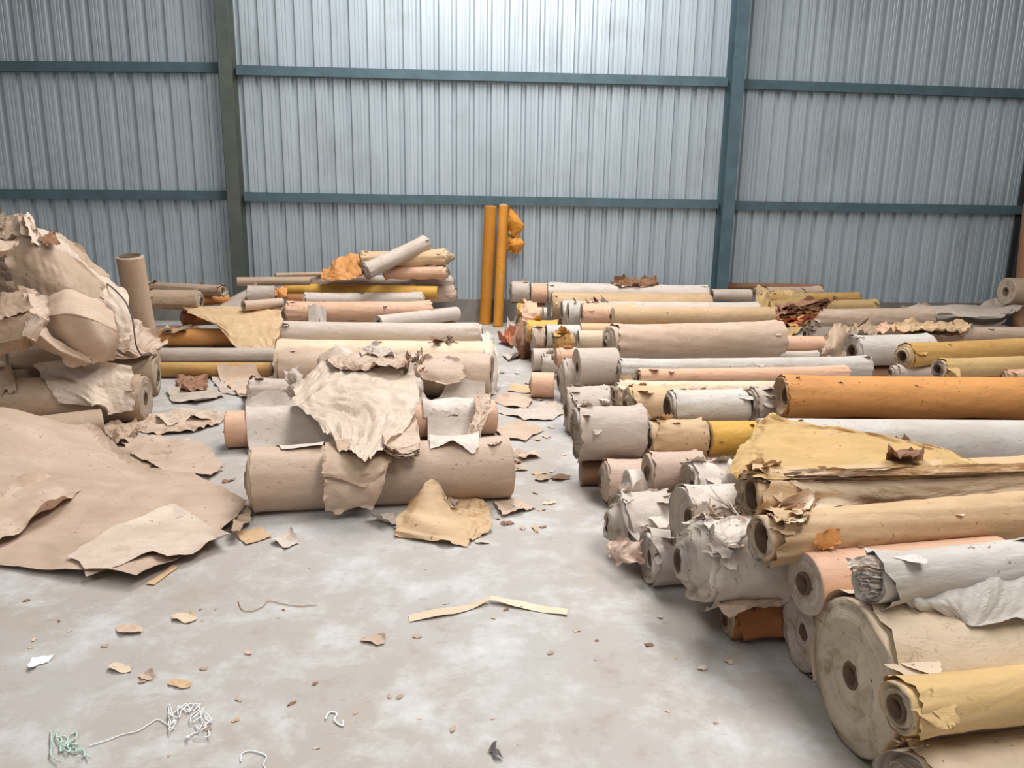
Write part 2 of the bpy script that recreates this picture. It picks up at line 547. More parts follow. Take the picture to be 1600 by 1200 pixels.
def place_roll(name, P0, P1, R, label, col, core=0.35, rag=1, hollow=False, group=None, cat='paper roll', sheet=None, endcol=None, register=True):
    P0 = np.asarray(P0, float); P1 = np.asarray(P1, float)
    d = P1 - P0; L = float(np.linalg.norm(d)); ax = d / L
    zz = np.array([0, 0, 1.0])
    if abs(ax[2]) > 0.9: zz = np.array([0, -1.0, 0])
    yv = np.cross(zz, ax); yv /= np.linalg.norm(yv); zv = np.cross(ax, yv)
    M4 = Matrix(((ax[0], yv[0], zv[0], P0[0]), (ax[1], yv[1], zv[1], P0[1]), (ax[2], yv[2], zv[2], P0[2]), (0, 0, 0, 1)))
    root = empty(name, M4)
    SEED[0] += 17
    roll_mesh(L, R, core, col, rag, SEED[0], root, hollow=hollow, sheet=sheet, endcol=endcol)
    tag(root, label, cat, group, 'thing')
    if register:
        for (a, b, r2, nm) in CYL:
            dd = seg_dist(P0, P1, a, b)
            if dd < (R + r2) * 0.80: WARN.append((label[:40], nm[:40], round(dd, 3), round(R + r2, 3)))
        CYL.append((P0, P1, R, label))
    return root


def spec(Lp, Rp, rp, z, yaw=0.0):
    """left end pixel, right end pixel (or a length in metres with a yaw), half height in pixels, axis height ('f' = on floor, ('y', depth) = at that depth)"""
    px, py = Lp
    if z == 'f':
        zz = 0.12
        for i in range(40):
            P = G(px, py, zz); zz = 0.5 * zz + 0.5 * rp * depth(P) / F
        zc = zz
    elif isinstance(z, tuple):
        P = D(px, py, z[1]); zc = P[2]
    else:
        P = G(px, py, z); zc = z
    R = rp * depth(P) / F
    P0 = np.array(P)
    if isinstance(Rp, tuple):
        if len(Rp) == 3: P1 = D(Rp[0], Rp[1], Rp[2])
        else: P1 = G(Rp[0], Rp[1], zc)
    else:
        P1 = P0 + Rp * np.array([math.cos(math.radians(yaw)), math.sin(math.radians(yaw)), 0])
    return P0, P1, R


def roll(Lp, Rp, rp, z, col, label, core=0.35, rag=1, yaw=0.0, hollow=False, group=None, name='paper_roll', sheet=None, endcol=None, zR=None):
    P0, P1, R = spec(Lp, Rp, rp, z, yaw)
    if zR is not None: P1[2] = zR
    return place_roll(name, P0, P1, R, label, col, core, rag, hollow, group, sheet=sheet, endcol=endcol)

GR = 'rolls in the right pile'
# --- right pile, front
roll((1420, 1244), (1760, 1186), 68, 'f', 'cr', 'cream paper roll with dark grey end at the bottom right corner', 0.3, 2, group=GR, endcol='dk')
roll((1330, 1056), 1.35, 121, 'f', 'cr', 'huge cream roll with stained grey layered end, largest in the right pile', 0.17, 2, yaw=2, group=GR)
roll((1402, 1106), (1720, 1070), 41, 0.315, 'ol', 'slim stained yellow-tan roll leaning on the huge cream roll', 0.5, 1, group=GR)
roll((1249, 988), 1.1, 60, 'f', 'gy', 'shaded grey roll end just behind the huge cream roll', 0.22, 1, yaw=1, group=GR)
roll((1257, 912), (1560, 884), 49, 0.35, 'pe', 'clean peach roll with smooth grey end above the huge cream roll', 0.36, 0, group=GR, endcol='gy')
roll((1356, 906), (1680, 872), 37, 0.505, 'lb', 'silvery grey roll with fan-folded crumpled end and hanging sheet', 0.3, 2, group=GR)
roll((1140, 967), 0.6, 30, 'f', 'od', 'small orange-brown roll in shadow on the floor under a ragged roll', 0.4, 1, group=GR)
roll((1092, 876), (1236, 872), 65, 0.285, 'wh', 'very ragged dusty white roll with crumbling brown end', 0.3, 3, group=GR)
roll((1010, 871), 0.55, 40, 'f', 'wh', 'short dusty white roll on the floor at the aisle edge', 0.33, 2, group=GR)
roll((1064, 813), (1200, 806), 52, 0.315, 'wh', 'white roll with smooth clean grey end and pale core ring', 0.33, 1, group=GR, endcol='gy')
roll((965, 820), (1052, 818), 49, 'f', 'wh', 'large torn whitish roll with brown wrapper hanging off its left end', 0.3, 3, group=GR)
roll((1188, 841), (1700, 792), 36, 0.465, 'ta', 'hollow tan roll with wide open end and orange patch below the layered bundle', 0.68, 2, group=GR, hollow=True)
roll((1168, 774), (1700, 742), 37, 0.49, 'ta', 'split roll with many flaking tan layers and an open tube end', 0.62, 3, group=GR, hollow=True)
# --- right pile, second stretch
roll((907, 738), 0.5, 20, 'f', 'br', 'small brown roll in shadow on the floor under the broad beige-grey roll', 0.3, 0, group=GR)
roll((944, 752), 0.6, 33, 'f', 'pk', 'pinkish grey roll on the floor beside the small brown roll', 0.3, 1, group=GR)
roll((979, 778), 0.55, 45, 'f', 'wh', 'white roll half hidden behind the large torn whitish roll', 0.3, 0, group=GR)
roll((1011, 738), (1094, 736), 30, 0.29, 'pk', 'pinkish grey roll with creased skin and a round dark core', 0.33, 1, group=GR)
roll((1072, 762), (1150, 760), 38, 0.27, 'wh', 'white roll with brown rim, torn dirty patch on top', 0.3, 2, group=GR)
roll((899, 677), (1003, 676), 41, 0.295, 'gy', 'broad beige-grey roll overhanging the aisle, crumbs on its top', 0.22, 2, group=GR)
roll((1013, 683), (1100, 682), 26, 0.3, 'ta', 'tan roll with torn orange rim between the grey and yellow rolls', 0.35, 2, group=GR)
roll((1105, 685), (1184, 684), 27, 0.3, 'ye', 'bright yellow hollow roll end beside the yellow draped sheet', 0.75, 0, group=GR, hollow=True)
roll((1186, 690), (1740, 694), 37, 0.3, 'lb', 'long smooth bluish white roll below the big orange roll', 0.3, 0, group=GR)
roll((982, 632), (1075, 631), 28, 0.3, 'ta', 'yellow-tan roll with flaking left end and narrow core', 0.3, 2, group=GR)
roll((1047, 637), (1163, 635), 26, 0.385, 'lb', 'pale grey hollow roll with wide open end', 0.62, 1, group=GR, hollow=True)
roll((1170, 632), (1206, 631), 25, 0.36, 'gy', 'grey roll with shredded end tucked against the big orange roll', 0.45, 2, group=GR)
roll((1219, 619), (1720, 622), 31, 0.45, 'og', 'big orange paper roll lying across the right pile', 0.42, 1, group=GR)
roll((962, 615), 1.7, 18, 0.30, 'cr', 'long cream roll with ragged left end behind the yellow-tan roll', 0.4, 2, group=GR, yaw=1)
roll((996, 590), (1322, 584), 12, 0.32, 'pe', 'slim peach roll with torn patch at its right end', 0.4, 1, group=GR)
roll((966, 578), (1356, 573), 16, 0.31, 'lb', 'long whitish roll with a brown tape band near its right end', 0.35, 1, group=GR)
roll((907, 622), 0.5, 17, 'f', 'br', 'dark brown roll under the smooth grey-beige drum', 0.3, 0, group=GR)
roll((900, 574), (962, 573), 30, 0.305, 'gy', 'smooth grey-beige drum-like roll at the aisle edge', 0.28, 0, group=GR)
roll((880, 594), 0.3, 33, 'f', 'gy', 'grey end-on roll left of the smooth grey-beige drum', 0.3, 1, group=GR)
roll((886, 640), 0.28, 36, 'f', 'gy', 'grey end-on roll with white torn scraps, left of the dark brown roll', 0.3, 2, group=GR)
roll((952, 537), (1216, 529), 28, 0.41, 'be', 'big beige roll with crumpled layered left end on top of the pile', 0.2, 2, group=GR)
roll((903, 530), 0.8, 14, 0.30, 'cr', 'cream roll poking out left of the big beige roll', 0.4, 0, group=GR)
roll((907, 516), 0.9, 11, 0.30, 'ta', 'tan roll poking out just behind the cream roll', 0.4, 0, group=GR)
roll((1206, 537), (1285, 538), 13, 0.33, 'pe', 'peach roll end showing right of the big beige roll', 0.3, 0, group=GR)
roll((1120, 557), (1277, 557), 8, 0.24, 'wh', 'thin whitish roll with frayed end under the big beige roll', 0.4, 1, group=GR)
roll((1330, 549), (1450, 546), 24, 0.36, 'lb', 'pale grey roll with thick spiral end, right of the olive folded paper', 0.45, 1, group=GR)
roll((1413, 557), (1720, 540), 19, 0.42, 'mu', 'mustard roll with open stained end', 0.55, 1, group=GR)
roll((1466, 577), (1720, 566), 15, 0.40, 'ol', 'slimmer yellow roll just below the mustard roll', 0.6, 1, group=GR, endcol='gy')
roll((1396, 581), 0.30, 11, 0.3, 'gy', 'small grey roll end under the mustard roll', 0.4, 1, group=GR)
roll((1565, 588), 0.5, 11, 0.34, 'pe', 'small pinkish roll at the right edge above the orange roll', 0.4, 1, group=GR)
roll((1262, 523), 0.5, 12, 0.34, 'gy', 'small grey roll with frayed end beneath the long kraft roll', 0.45, 2, group=GR)
roll((1262, 501), (1452, 498), 17, 0.40, 'be', 'dusty beige roll with ragged cored end near the brown flaking bundle', 0.35, 2, group=GR)
roll((1452, 524), (1720, 523), 12, 0.36, 'be', 'dirty beige roll with orange torn left end near the right edge', 0.3, 2, group=GR)
roll((957, 495), (1212, 494), 15, 0.43, 'ta', 'long tan roll resting on top behind the big beige roll', 0.3, 0, group=GR)
roll((908, 491), 0.6, 17, 0.385, 'pe', 'pinkish roll end beside the long tan roll', 0.35, 1, group=GR)
roll((887, 490), 0.5, 18, 0.345, 'lb', 'pale grey roll end second from the aisle in the back rows', 0.35, 0, group=GR)
roll((878, 489), 2.3, 18, 0.315, 'wh', 'long whitish roll with frayed top edge in the back rows', 0.4, 1, group=GR)
roll((862, 477), 1.92, 20, 0.355, 'ta', 'long tan roll with dark open end in the back rows', 0.55, 1, group=GR)
roll((856, 458), (1105, 463), 16, 0.44, 'wh', 'long whitish roll lying behind the dark-ended tan roll', 0.35, 1, group=GR)
roll((829, 458), 0.20, 16, 0.445, 'pe', 'short peach roll end second from the left near the wall', 0.35, 0, group=GR)
roll((799, 456), 0.22, 16, 0.45, 'gy', 'grey creased roll end leftmost in the back row by the wall', 0.35, 1, group=GR)
roll((1112, 461), (1172, 461), 9, 0.46, 'gy', 'short grey roll between the long whitish roll and a frayed end', 0.35, 0, group=GR)
roll((1112, 447), (1284, 450), 6, 0.50, 'br', 'thin brown roll near the wall behind the right pile', 0.35, 0, group=GR)
roll((1180, 458), (1281, 457), 9, 0.45, 'be', 'small beige roll with frayed brown end near the blue column', 0.35, 2, group=GR)
roll((1200, 467), (1340, 466), 9, 0.40, 'mu', 'mustard paper roll lying near the wall below the blue column', 0.35, 1, group=GR)
roll((1290, 478), (1368, 477), 9, 0.34, 'ol', 'pale yellow roll lying behind the dusty beige roll', 0.35, 1, group=GR)
# --- aisle-side short rolls
roll((823, 517), 0.30, 16, 0.30, 'ye', 'short yellow roll beside the dark brown crumpled bundle', 0.3, 1, group=GR)
roll((831, 527), 0.12, 17, 0.28, 'be', 'short creased beige roll in front of the yellow one by the aisle', 0.3, 1, group=GR)
roll((853, 525), 0.32, 18, 0.30, 'lb', 'short pale grey roll behind the torn yellow stub', 0.3, 0, group=GR)
roll((866, 533), 0.16, 14, 0.32, 'mu', 'torn yellow stub of a roll', 0.3, 3, group=GR)
roll((832, 562), 0.30, 18, 'f', 'gy', 'dark grey shaded roll behind the orange drum', 0.3, 0, group=GR)
roll((848, 568), 0.2, 14, 0.13, 'wh', 'small whitish roll behind the orange drum', 0.3, 1, group=GR)
roll((870, 558), 0.16, 14, 0.27, 'pe', 'small peach stub beside the end-on rolls', 0.3, 1, group=GR)
roll((831, 601), (866, 602), 20, 'f', 'pe', 'short orange-peach drum-like roll on the floor at the aisle', 0.3, 0, group=GR)
roll((808, 483), 0.16, 9, 0.30, 'ye', 'small yellow roll stub near the yellow upright rolls', 0.3, 1, group=GR)
roll((838, 489), 0.12, 9, 0.30, 'wh', 'tiny white roll stub in front of the dark-ended tan roll', 0.3, 0, group=GR)

# --- middle stack
GM = 'rolls in the middle stack'
roll((394, 750), (795, 728), 48, 'f', 'be', 'big beige roll at the front of the middle stack', 0.3, 1, group=GM)
roll((354, 671), (772, 651), 29, 'f', 'pe', 'peach roll sticking out left of its white wrapping', 0.35, 0, group=GM)
roll((391, 614), (660, 612), 21, 'f', 'gy', 'short grey roll behind the peach roll in the middle stack', 0.35, 1, group=GM)
roll((444, 578), (768, 588), 33, 'f', 'be', 'wide smooth beige roll behind the crumpled bundle', 0.3, 1, group=GM)
roll((436, 563), (771, 566), 32, 'f', 'cr', 'large cream roll behind the wide beige roll', 0.3, 1, group=GM)
roll((445, 522), (752, 525), 19, 0.36, 'gy', 'long speckled grey roll across the middle stack', 0.3, 1, group=GM)
roll((590, 505), (713, 490), 12, 0.28, 'wh', 'tapering whitish roll pointing up to the right', 0.4, 0, group=GM)
roll((448, 486), (675, 485), 14, 0.34, 'pe', 'bright peach roll with torn right end in the middle stack', 0.3, 2, group=GM)
roll((476, 469), (660, 468), 11, 0.385, 'wh', 'white roll with black marks above the bright peach roll', 0.4, 1, group=GM)
roll((447, 453), (684, 457), 10, 0.465, 'ye', 'bright yellow-orange roll in the middle stack', 0.3, 0, group=GM)
roll((450, 468), (474, 468), 9, 0.43, 'od', 'short orange-brown roll end under the bright yellow roll', 0.3, 0, group=GM)
roll((486, 439), (706, 441), 9, 0.56, 'wh', 'white roll with frayed right end above the yellow roll', 0.3, 2, group=GM)
roll((640, 462), (708, 459), 13, 0.42, 'be', 'frayed beige roll end at the right of the middle stack', 0.3, 3, group=GM)
roll((600, 425), (697, 426), 9, ('y', 9.3), 'pe', 'peach-brown roll under the tilted grey roll', 0.3, 2, group=GM)
roll((565, 406), (697, 402, 9.36), 12, ('y', 9.3), 'ta', 'tan roll at the top of the middle stack near the wall', 0.3, 2, group=GM)
roll((571, 424), (666, 379, 9.4), 12, ('y', 8.9), 'gy', 'tilted grey-white roll lying diagonally on top of the middle stack', 0.25, 1, group=GM)
roll((370, 440), (484, 439), 7, ('y', 9.0), 'kr', 'thin brown roll reaching left from the middle stack', 0.4, 0, group=GM)
roll((430, 430), (505, 428), 3.5, ('y', 9.3), 'kr', 'very thin paper tube near the wall in the middle stack', 0.6, 0, group=GM, sheet=False)
roll((388, 460), (430, 460), 13, ('y', 8.7), 'gy', 'crumpled grey roll end at the left of the yellow-orange roll', 0.3, 1, group=GM)
roll((380, 478), (440, 473), 8, ('y', 8.2), 'be', 'slim pale roll left of the bright peach roll', 0.3, 0, group=GM)

# --- left rolls
GL = 'rolls on the left side'
roll((228, 468), (312, 469), 15, ('y', 8.4), 'kr', 'greyish kraft roll with cored end behind the upright tube', 0.35, 1, group=GL)
roll((232, 449), (350, 455), 8, ('y', 8.9), 'kr', 'frayed kraft roll low against the wall on the left', 0.35, 2, group=GL)
roll((310, 470), (355, 466), 8, ('y', 8.6), 'og', 'small orange roll beside the greyish kraft roll', 0.35, 0, group=GL)
roll((252, 527), (440, 527), 14, 'f', 'og', 'orange-brown roll under the tan draped sheet', 0.35, 0, group=GL)
roll((285, 497), (440, 490), 13, ('y', 8.5), 'od', 'dark orange roll behind the tan draped sheet', 0.35, 0, group=GL)
roll((240, 555), (430, 554), 11, 'f', 'gy', 'slim grey roll on the floor in front of the orange-brown roll', 0.45, 0, group=GL)
roll((246, 578), (424, 578), 12, 'f', 'mu', 'slim mustard roll on the floor in front of the grey one', 0.45, 0, group=GL)
roll((90, 592), (246, 586), 31, 'f', 'kr', 'kraft roll with dark right end under the draped sheet', 0.3, 1, group=GL)
roll((10, 628), (228, 622), 36, 'f', 'kr', 'fat kraft roll under the wrinkled draped sheet', 0.3, 1, group=GL)
roll((60, 676), (160, 663), 26, 'f', 'kr', 'smooth kraft roll peeking out from the big floor sheet', 0.3, 0, group=GL)
roll((-90, 606), (8, 592), 28, ('y', 4.9), 'kr', 'dark-cored kraft roll end at the left edge', 0.3, 2, group=GL)
roll((20, 560), (150, 555), 18, ('y', 5.7), 'kr', 'shaded kraft roll deep inside the left heap', 0.3, 0, group=GL)
place_roll('paper_roll', (-4.6, 6.15, 0.27), (-2.75, 6.15, 0.27), 0.27, 'thick kraft roll buried at the bottom of the left heap', 'kr', 0.2, 0, False, GL, sheet=False)  # filler rolls added so the hollow under the heap stays dark
place_roll('paper_roll', (-4.6, 6.05, 0.72), (-3.1, 6.05, 0.72), 0.17, 'kraft roll buried in the upper part of the left heap', 'kr', 0.2, 0, False, GL, sheet=False)
# uprights
b0 = G(232, 574, 0.0); t0 = D(203, 401, 6.85)
place_roll('paper_roll', b0, t0, 0.112, 'upright kraft paper tube standing beside the left heap', 'kr', 0.8, 0, True, GL, sheet=False)
for (bp, tp, rpx, lb, rg) in (((758, 506), (767, 322), 9.3, 'thicker amber upright roll leaning on the wall', 0), ((778, 510), (787, 322), 7.6, 'thinner amber upright roll leaning on the wall', 0)):
    b0 = G(bp[0], bp[1], 0.0); t0 = D(tp[0], tp[1], 9.80)
    place_roll('paper_roll', b0, t0, rpx * depth(b0) / F, lb, 'am', 0.6, rg, False, 'amber upright rolls', sheet=False)
b0 = D(1604, 505, 9.2); b0[2] = 0.0; t0 = D(1622, 318, 9.35)
place_roll('paper_roll', b0, t0, 0.16, 'brown kraft roll standing in the right corner', 'br', 0.4, 0, False, sheet=False)
place_roll('paper_roll', D(1572, 455, 9.2), D(1572, 455, 9.2) + np.array([0.5, 0.0, 0.0]), 0.17, 'brown kraft roll lying at the foot of the right corner', 'kr', 0.3, 0, False, sheet=False)

# hidden lower rolls that carry the upper ones
base = list(CYL)
for (P0, P1, R, lb) in base:
    ax = P1 - P0; L = np.linalg.norm(ax)
    if abs(ax[2]) > 0.3 * L: continue
    gap = min(P0[2], P1[2]) - R
    if gap < 0.05: continue
    nn = max(1, int(math.ceil(gap / 0.30))); rr = gap / nn / 2
    if rr < 0.03: continue
    ins = min(0.10, 0.2 * L)
    for q in range(nn):
        a = P0 + ax / L * ins; b = P1 - ax / L * min(0.05, 0.1 * L)
        a = a.copy(); b = b.copy(); a[2] = b[2] = rr * (2 * q + 1)
        ok = all(seg_dist(a, b, c[0], c[1]) > (rr * 0.97 + c[2] * 0.97) for c in CYL)
        if ok:
            right = P0[0] > 0.4
            place_roll('paper_roll', a, b, rr * 0.985, ('shaded %sroll beneath the ' % (['lowest ', 'middle ', 'upper '][min(q, 2)] if nn > 1 else '')) + ' '.join(lb.split()[:11]), random.choice(['br', 'kr', 'be', 'pk']), 0.3, 0,
                       group='hidden bottom rolls of the %s pile' % ('right' if right else 'middle'), sheet=False)

# ------------------------------------------------------------------ sheets of paper
CA = [(np.array(c[0]), np.array(c[1]), c[2]) for c in CYL]


def hfield(X, Y, cyl=None):
    H = np.zeros_like(X)
    for (a, b, R) in (CA if cyl is None else cyl):
        d = b[:2] - a[:2]; L2 = d @ d
        if L2 < 0.01: continue
        t = ((X - a[0]) * d[0] + (Y - a[1]) * d[1]) / L2
        q = np.abs((X - a[0]) * d[1] - (Y - a[1]) * d[0]) / math.sqrt(L2)
        zc = a[2] + np.clip(t, 0, 1) * (b[2] - a[2])
        m = (t >= -0.0) & (t <= 1.0) & (q < R)
        H = np.where(m, np.maximum(H, zc + np.sqrt(np.maximum(R * R - q * q, 0))), H)
    return H


def hit(px, py):
    d = ray(px, py)
    t = np.arange(1.2, 13.0, 0.004) / d[1]
    P = CAM[None, :] + t[:, None] * d[None, :]
    nx, ny = -d[1], d[0]; nl = math.hypot(nx, ny); near = []
    for c in CA:
        s0 = (c[0][0] * nx + c[0][1] * ny) / nl; s1 = (c[1][0] * nx + c[1][1] * ny) / nl
        if min(s0, s1) < c[2] and max(s0, s1) > -c[2]: near.append(c)
    H = hfield(P[:, 0], P[:, 1], near)
    m = P[:, 2] <= H
    if not m.any(): return D(px, py, 9.3)
    i = np.argmax(m)
    return P[min(i, int(np.searchsorted(P[:, 1], 9.8)))]


def tri(t): return 2 * np.abs(t - np.floor(t + 0.5))


def crumple(X, Y, amp, size, seed, octs=3):
    r = np.random.default_rng(seed); Z = np.zeros_like(X)
    wx = X + 0.25 * size * np.sin(Y / size * 2.3 + r.uniform(0, 6)); wy = Y + 0.25 * size * np.sin(X / size * 2.7 + r.uniform(0, 6))
    for o in range(octs):
        s = size / 2 ** o
        for k in range(3):
            a = r.uniform(0, math.pi)
            u = (wx * math.cos(a) + wy * math.sin(a)) / s + r.uniform(0, 1)
            g = 0.5 + 0.5 * np.sin((-wx * math.sin(a) + wy * math.cos(a)) / s * 1.7 + r.uniform(0, 6))
            Z += amp / 2 ** o * (tri(u) - 0.5) * g
    return Z / 1.5


def torn(poly, amp, step, seed):
    """densify a polygon and tear its edge"""
    r = np.random.default_rng(seed); out = []
    n = len(poly)
    for i in range(n):
        a, b = np.array(poly[i][:2]), np.array(poly[(i + 1) % n][:2])
        L = np.linalg.norm(b - a); k = max(2, int(L / step))
        nv = np.array([-(b - a)[1], (b - a)[0]]) / max(L, 1e-6)
        off = jag(k, amp, r)
        off *= np.minimum(1, 3 * np.minimum(np.arange(k), k - np.arange(k)) / k)
        for j in range(k):
            out.append(a + (b - a) * j / k + nv * off[j])
    return np.array(out)


def inside(P, poly):
    x, y = P[:, 0], P[:, 1]; c = np.zeros(len(P), bool); n = len(poly); j = n - 1
    for i in range(n):
        xi, yi = poly[i]; xj, yj = poly[j]
        cond = ((yi > y) != (yj > y)) & (x < (xj - xi) * (y - yi) / (yj - yi + 1e-12) + xi)
        c ^= cond; j = i
    return c


def cdt(poly, step, seed):
    r = np.random.default_rng(seed)
    lo, hi = poly.min(0), poly.max(0)
    gx, gy = np.meshgrid(np.arange(lo[0], hi[0], step), np.arange(lo[1], hi[1], step))
    P = np.stack([gx.ravel(), gy.ravel()], 1) + r.uniform(-0.3, 0.3, (gx.size, 2)) * step
    P = P[inside(P, poly)]
    # keep interior points off the edge
    if len(P):
        dm = np.min(np.linalg.norm(P[:, None, :] - poly[None, ::2, :], axis=2), axis=1)
        P = P[dm > 0.5 * step]
    n = len(poly)
    vv = [Vector(p) for p in poly] + [Vector(p) for p in P]
    res = delaunay_2d_cdt(vv, [(i, (i + 1) % n) for i in range(n)], [list(range(n))], 1, 1e-6)
    V = np.array([tuple(v) for v in res[0]]); Fc = [tuple(f) for f in res[2]]
    return V, Fc


def bnd(V, poly):
    """distance of each vertex to the torn edge"""
    out = np.empty(len(V))
    for s in range(0, len(V), 4000):
        out[s:s + 4000] = np.min(np.linalg.norm(V[s:s + 4000, None, :] - poly[None, :, :], axis=2), axis=1)
    return out


def edge_curl(V, poly, amt, size, seed, width=0.05):
    d = bnd(V, poly)
    r = np.random.default_rng(seed); p = r.uniform(0, 6, 4)
    w = np.sin(V[:, 0] / size * 3 + p[0]) * np.sin(V[:, 1] / size * 3 + p[1]) + 0.5 * np.sin((V[:, 0] + V[:, 1]) / size * 5 + p[2])
    return amt * np.clip(w, 0, 1.2) * np.clip(1 - d / width, 0, 1) ** 1.5


SHEETN = [0]


def sheet(outline, label, col, mode='floor', step=0.02, amp=0.006, size=0.12, tear=0.012, curl=0.02, name='paper_sheet', cat='paper sheet',
          group=None, lift=0.003, relax=60, hump=None, z0=0.0, parent=None, g=0.0006, octs=3, ty=None):
    """a torn paper sheet whose outline is measured in the photograph; it lies on the floor or drapes over the rolls below it"""
    SHEETN[0] += 1; sd = 900 + SHEETN[0]
    if mode == 'floor':
        w = [G(px, py, z0)[:2] for (px, py) in outline]
    elif mode == 'drape':
        w = [hit(px, py)[:2] for (px, py) in outline]
    else:
        w = outline
    poly = torn(w, tear, max(step * 0.6, 0.006), sd)
    V, Fc = cdt(poly, step, sd)
    Z = np.zeros(len(V)) + z0
    if mode == 'drape' or ty == 'drape':
        lo, hi = V.min(0) - 0.06, V.max(0) + 0.06
        s = 0.012 if max(hi - lo) < 1.4 else 0.018
        xs = np.arange(lo[0], hi[0] + s, s); ys = np.arange(lo[1], hi[1] + s, s)
        X, Y = np.meshgrid(xs, ys); H = hfield(X, Y); Zg = H.copy()
        for k in range(relax):
            Pd = np.pad(Zg, 1, mode='edge')
            av = (Pd[:-2, 1:-1] + Pd[2:, 1:-1] + Pd[1:-1, :-2] + Pd[1:-1, 2:]) / 4
            Zg = np.maximum(H, av - g)
        fx = np.clip((V[:, 0] - xs[0]) / s, 0, len(xs) - 1.001); fy = np.clip((V[:, 1] - ys[0]) / s, 0, len(ys) - 1.001)
        ix, iy = fx.astype(int), fy.astype(int); ux, uy = fx - ix, fy - iy
        Z = (Zg[iy, ix] * (1 - ux) * (1 - uy) + Zg[iy, ix + 1] * ux * (1 - uy) + Zg[iy + 1, ix] * (1 - ux) * uy + Zg[iy + 1, ix + 1] * ux * uy)
    if hump is not None: Z = Z + hump(V[:, 0], V[:, 1])
    c = crumple(V[:, 0], V[:, 1], amp, size, sd, octs)
    Z = Z + lift + np.maximum(c + amp * 0.5, 0) + edge_curl(V, poly, curl, size * 1.5, sd)
    cen = np.array([V[:, 0].mean(), V[:, 1].mean(), Z.min()])
    verts = np.column_stack([V, Z]) - cen
    o = mesh_obj(name, verts, Fc, paper(col) if isinstance(col, str) else col, parent)
    o.data.set_sharp_from_angle(angle=0.26)
    o.location = cen
    if parent is None: tag(o, label, cat, group, 'thing')
    return o


def catmull(P, u):
    n = len(P); f = u * (n - 1); i = np.clip(np.floor(f).astype(int), 0, n - 2); t = (f - i)[:, None]
    p1, p2 = P[i], P[i + 1]; p0 = np.where((i > 0)[:, None], P[np.maximum(i - 1, 0)], 2 * p1 - p2); p3 = np.where((i < n - 2)[:, None], P[np.minimum(i + 2, n - 1)], 2 * p2 - p1)
    return 0.5 * (2 * p1 + (p2 - p0) * t + (2 * p0 - 5 * p1 + 4 * p2 - p3) * t ** 2 + (3 * p1 - p0 - 3 * p2 + p3) * t ** 3)


def ctl(p):
    if len(p) == 3: return D(*p)
    if p[2] == 'z': return G(p[0], p[1], p[3])
    P = hit(p[0], p[1]); d = ray(p[0], p[1]); return P - d / np.linalg.norm(d) * p[3]


def laid(top, bot, off, nu=12, nv=7, slack=0.55):
    """control grid for a sheet laid over the rolls: measured between its upper and lower edge, resting on what lies below it and spanning the gaps"""
    top = np.array(top, float); bot = np.array(bot, float)
    us = np.linspace(0, 1, nu)
    A = np.stack([np.interp(us, np.linspace(0, 1, len(top)), top[:, k]) for k in (0, 1)], 1)
    Bm = np.stack([np.interp(us, np.linspace(0, 1, len(bot)), bot[:, k]) for k in (0, 1)], 1)
    rows = []; dep = np.zeros((nv, nu)); px = np.zeros((nv, nu, 2))
    for j in range(nv):
        v = j / (nv - 1)
        for i in range(nu):
            p = A[i] * (1 - v) + Bm[i] * v; px[j, i] = p; dep[j, i] = hit(p[0], p[1])[1]
    d0 = dep.copy()
    for k in range(60):
        q = np.pad(dep, 1, mode='edge'); av = (q[:-2, 1:-1] + q[2:, 1:-1] + q[1:-1, :-2] + q[1:-1, 2:]) / 4
        dep = np.minimum(d0, slack * av + (1 - slack) * dep)
    dep -= off
    return [[D(px[j, i][0], px[j, i][1], dep[j, i]) for i in range(nu)] for j in range(nv)]


def H4(rows, off):
    return [[(p[0], p[1], 'h', off) for p in r] for r in rows]


def shreds(n, x0, x1, y0, y1, col, label, name='shredded_scrap', l=(0.03, 0.09), w=(0.006, 0.02), seed=1, group=None):
    """a handful of narrow torn strips lying where a tear has left them, each strip a part"""
    r = np.random.default_rng(seed)
    P = [hit(r.uniform(x0, x1), r.uniform(y0, y1)) for i in range(n)]
    P = [p for p in P if abs(hfield(np.array([p[0]]), np.array([p[1]]))[0] - p[2]) < 0.03] or P[:1]
    md = np.median([p[1] for p in P]); P = [p for p in P if abs(p[1] - md) < 0.4]
    c = np.mean(P, axis=0); c[2] = min(p[2] for p in P)
    root = empty(name, Matrix.Translation(tuple(c)))
    tag(root, label, 'shredded paper', group, 'thing')
    for p in P:
        ll, ww = r.uniform(*l), r.uniform(*w); k = 6; a = r.uniform(0, 6.28); cu = r.uniform(-0.4, 0.9); tw = r.uniform(-1, 1)
        vs = []
        for i in range(k):
            u = i / (k - 1); q = (u - 0.3) * ll
            for sgn in (-1, 1):
                wv = ww * (0.4 + 0.6 * math.sin(3.0 * u + 0.1)) * sgn * r.uniform(0.6, 1.1)
                x = q * math.cos(a) - wv * math.sin(a); y = q * math.sin(a) + wv * math.cos(a)
                z = 0.006 + abs(cu) * ll * u ** 1.7 + tw * wv * u
                vs.append((x, y, z))
        fs = [(2 * i, 2 * i + 1, 2 * i + 3, 2 * i + 2) for i in range(k - 1)]
        cc = col if isinstance(col, str) else col[int(r.integers(0, len(col)))]
        o = mesh_obj('shred', vs, fs, paper(cc), root); o.location = tuple(p - c)
    return root


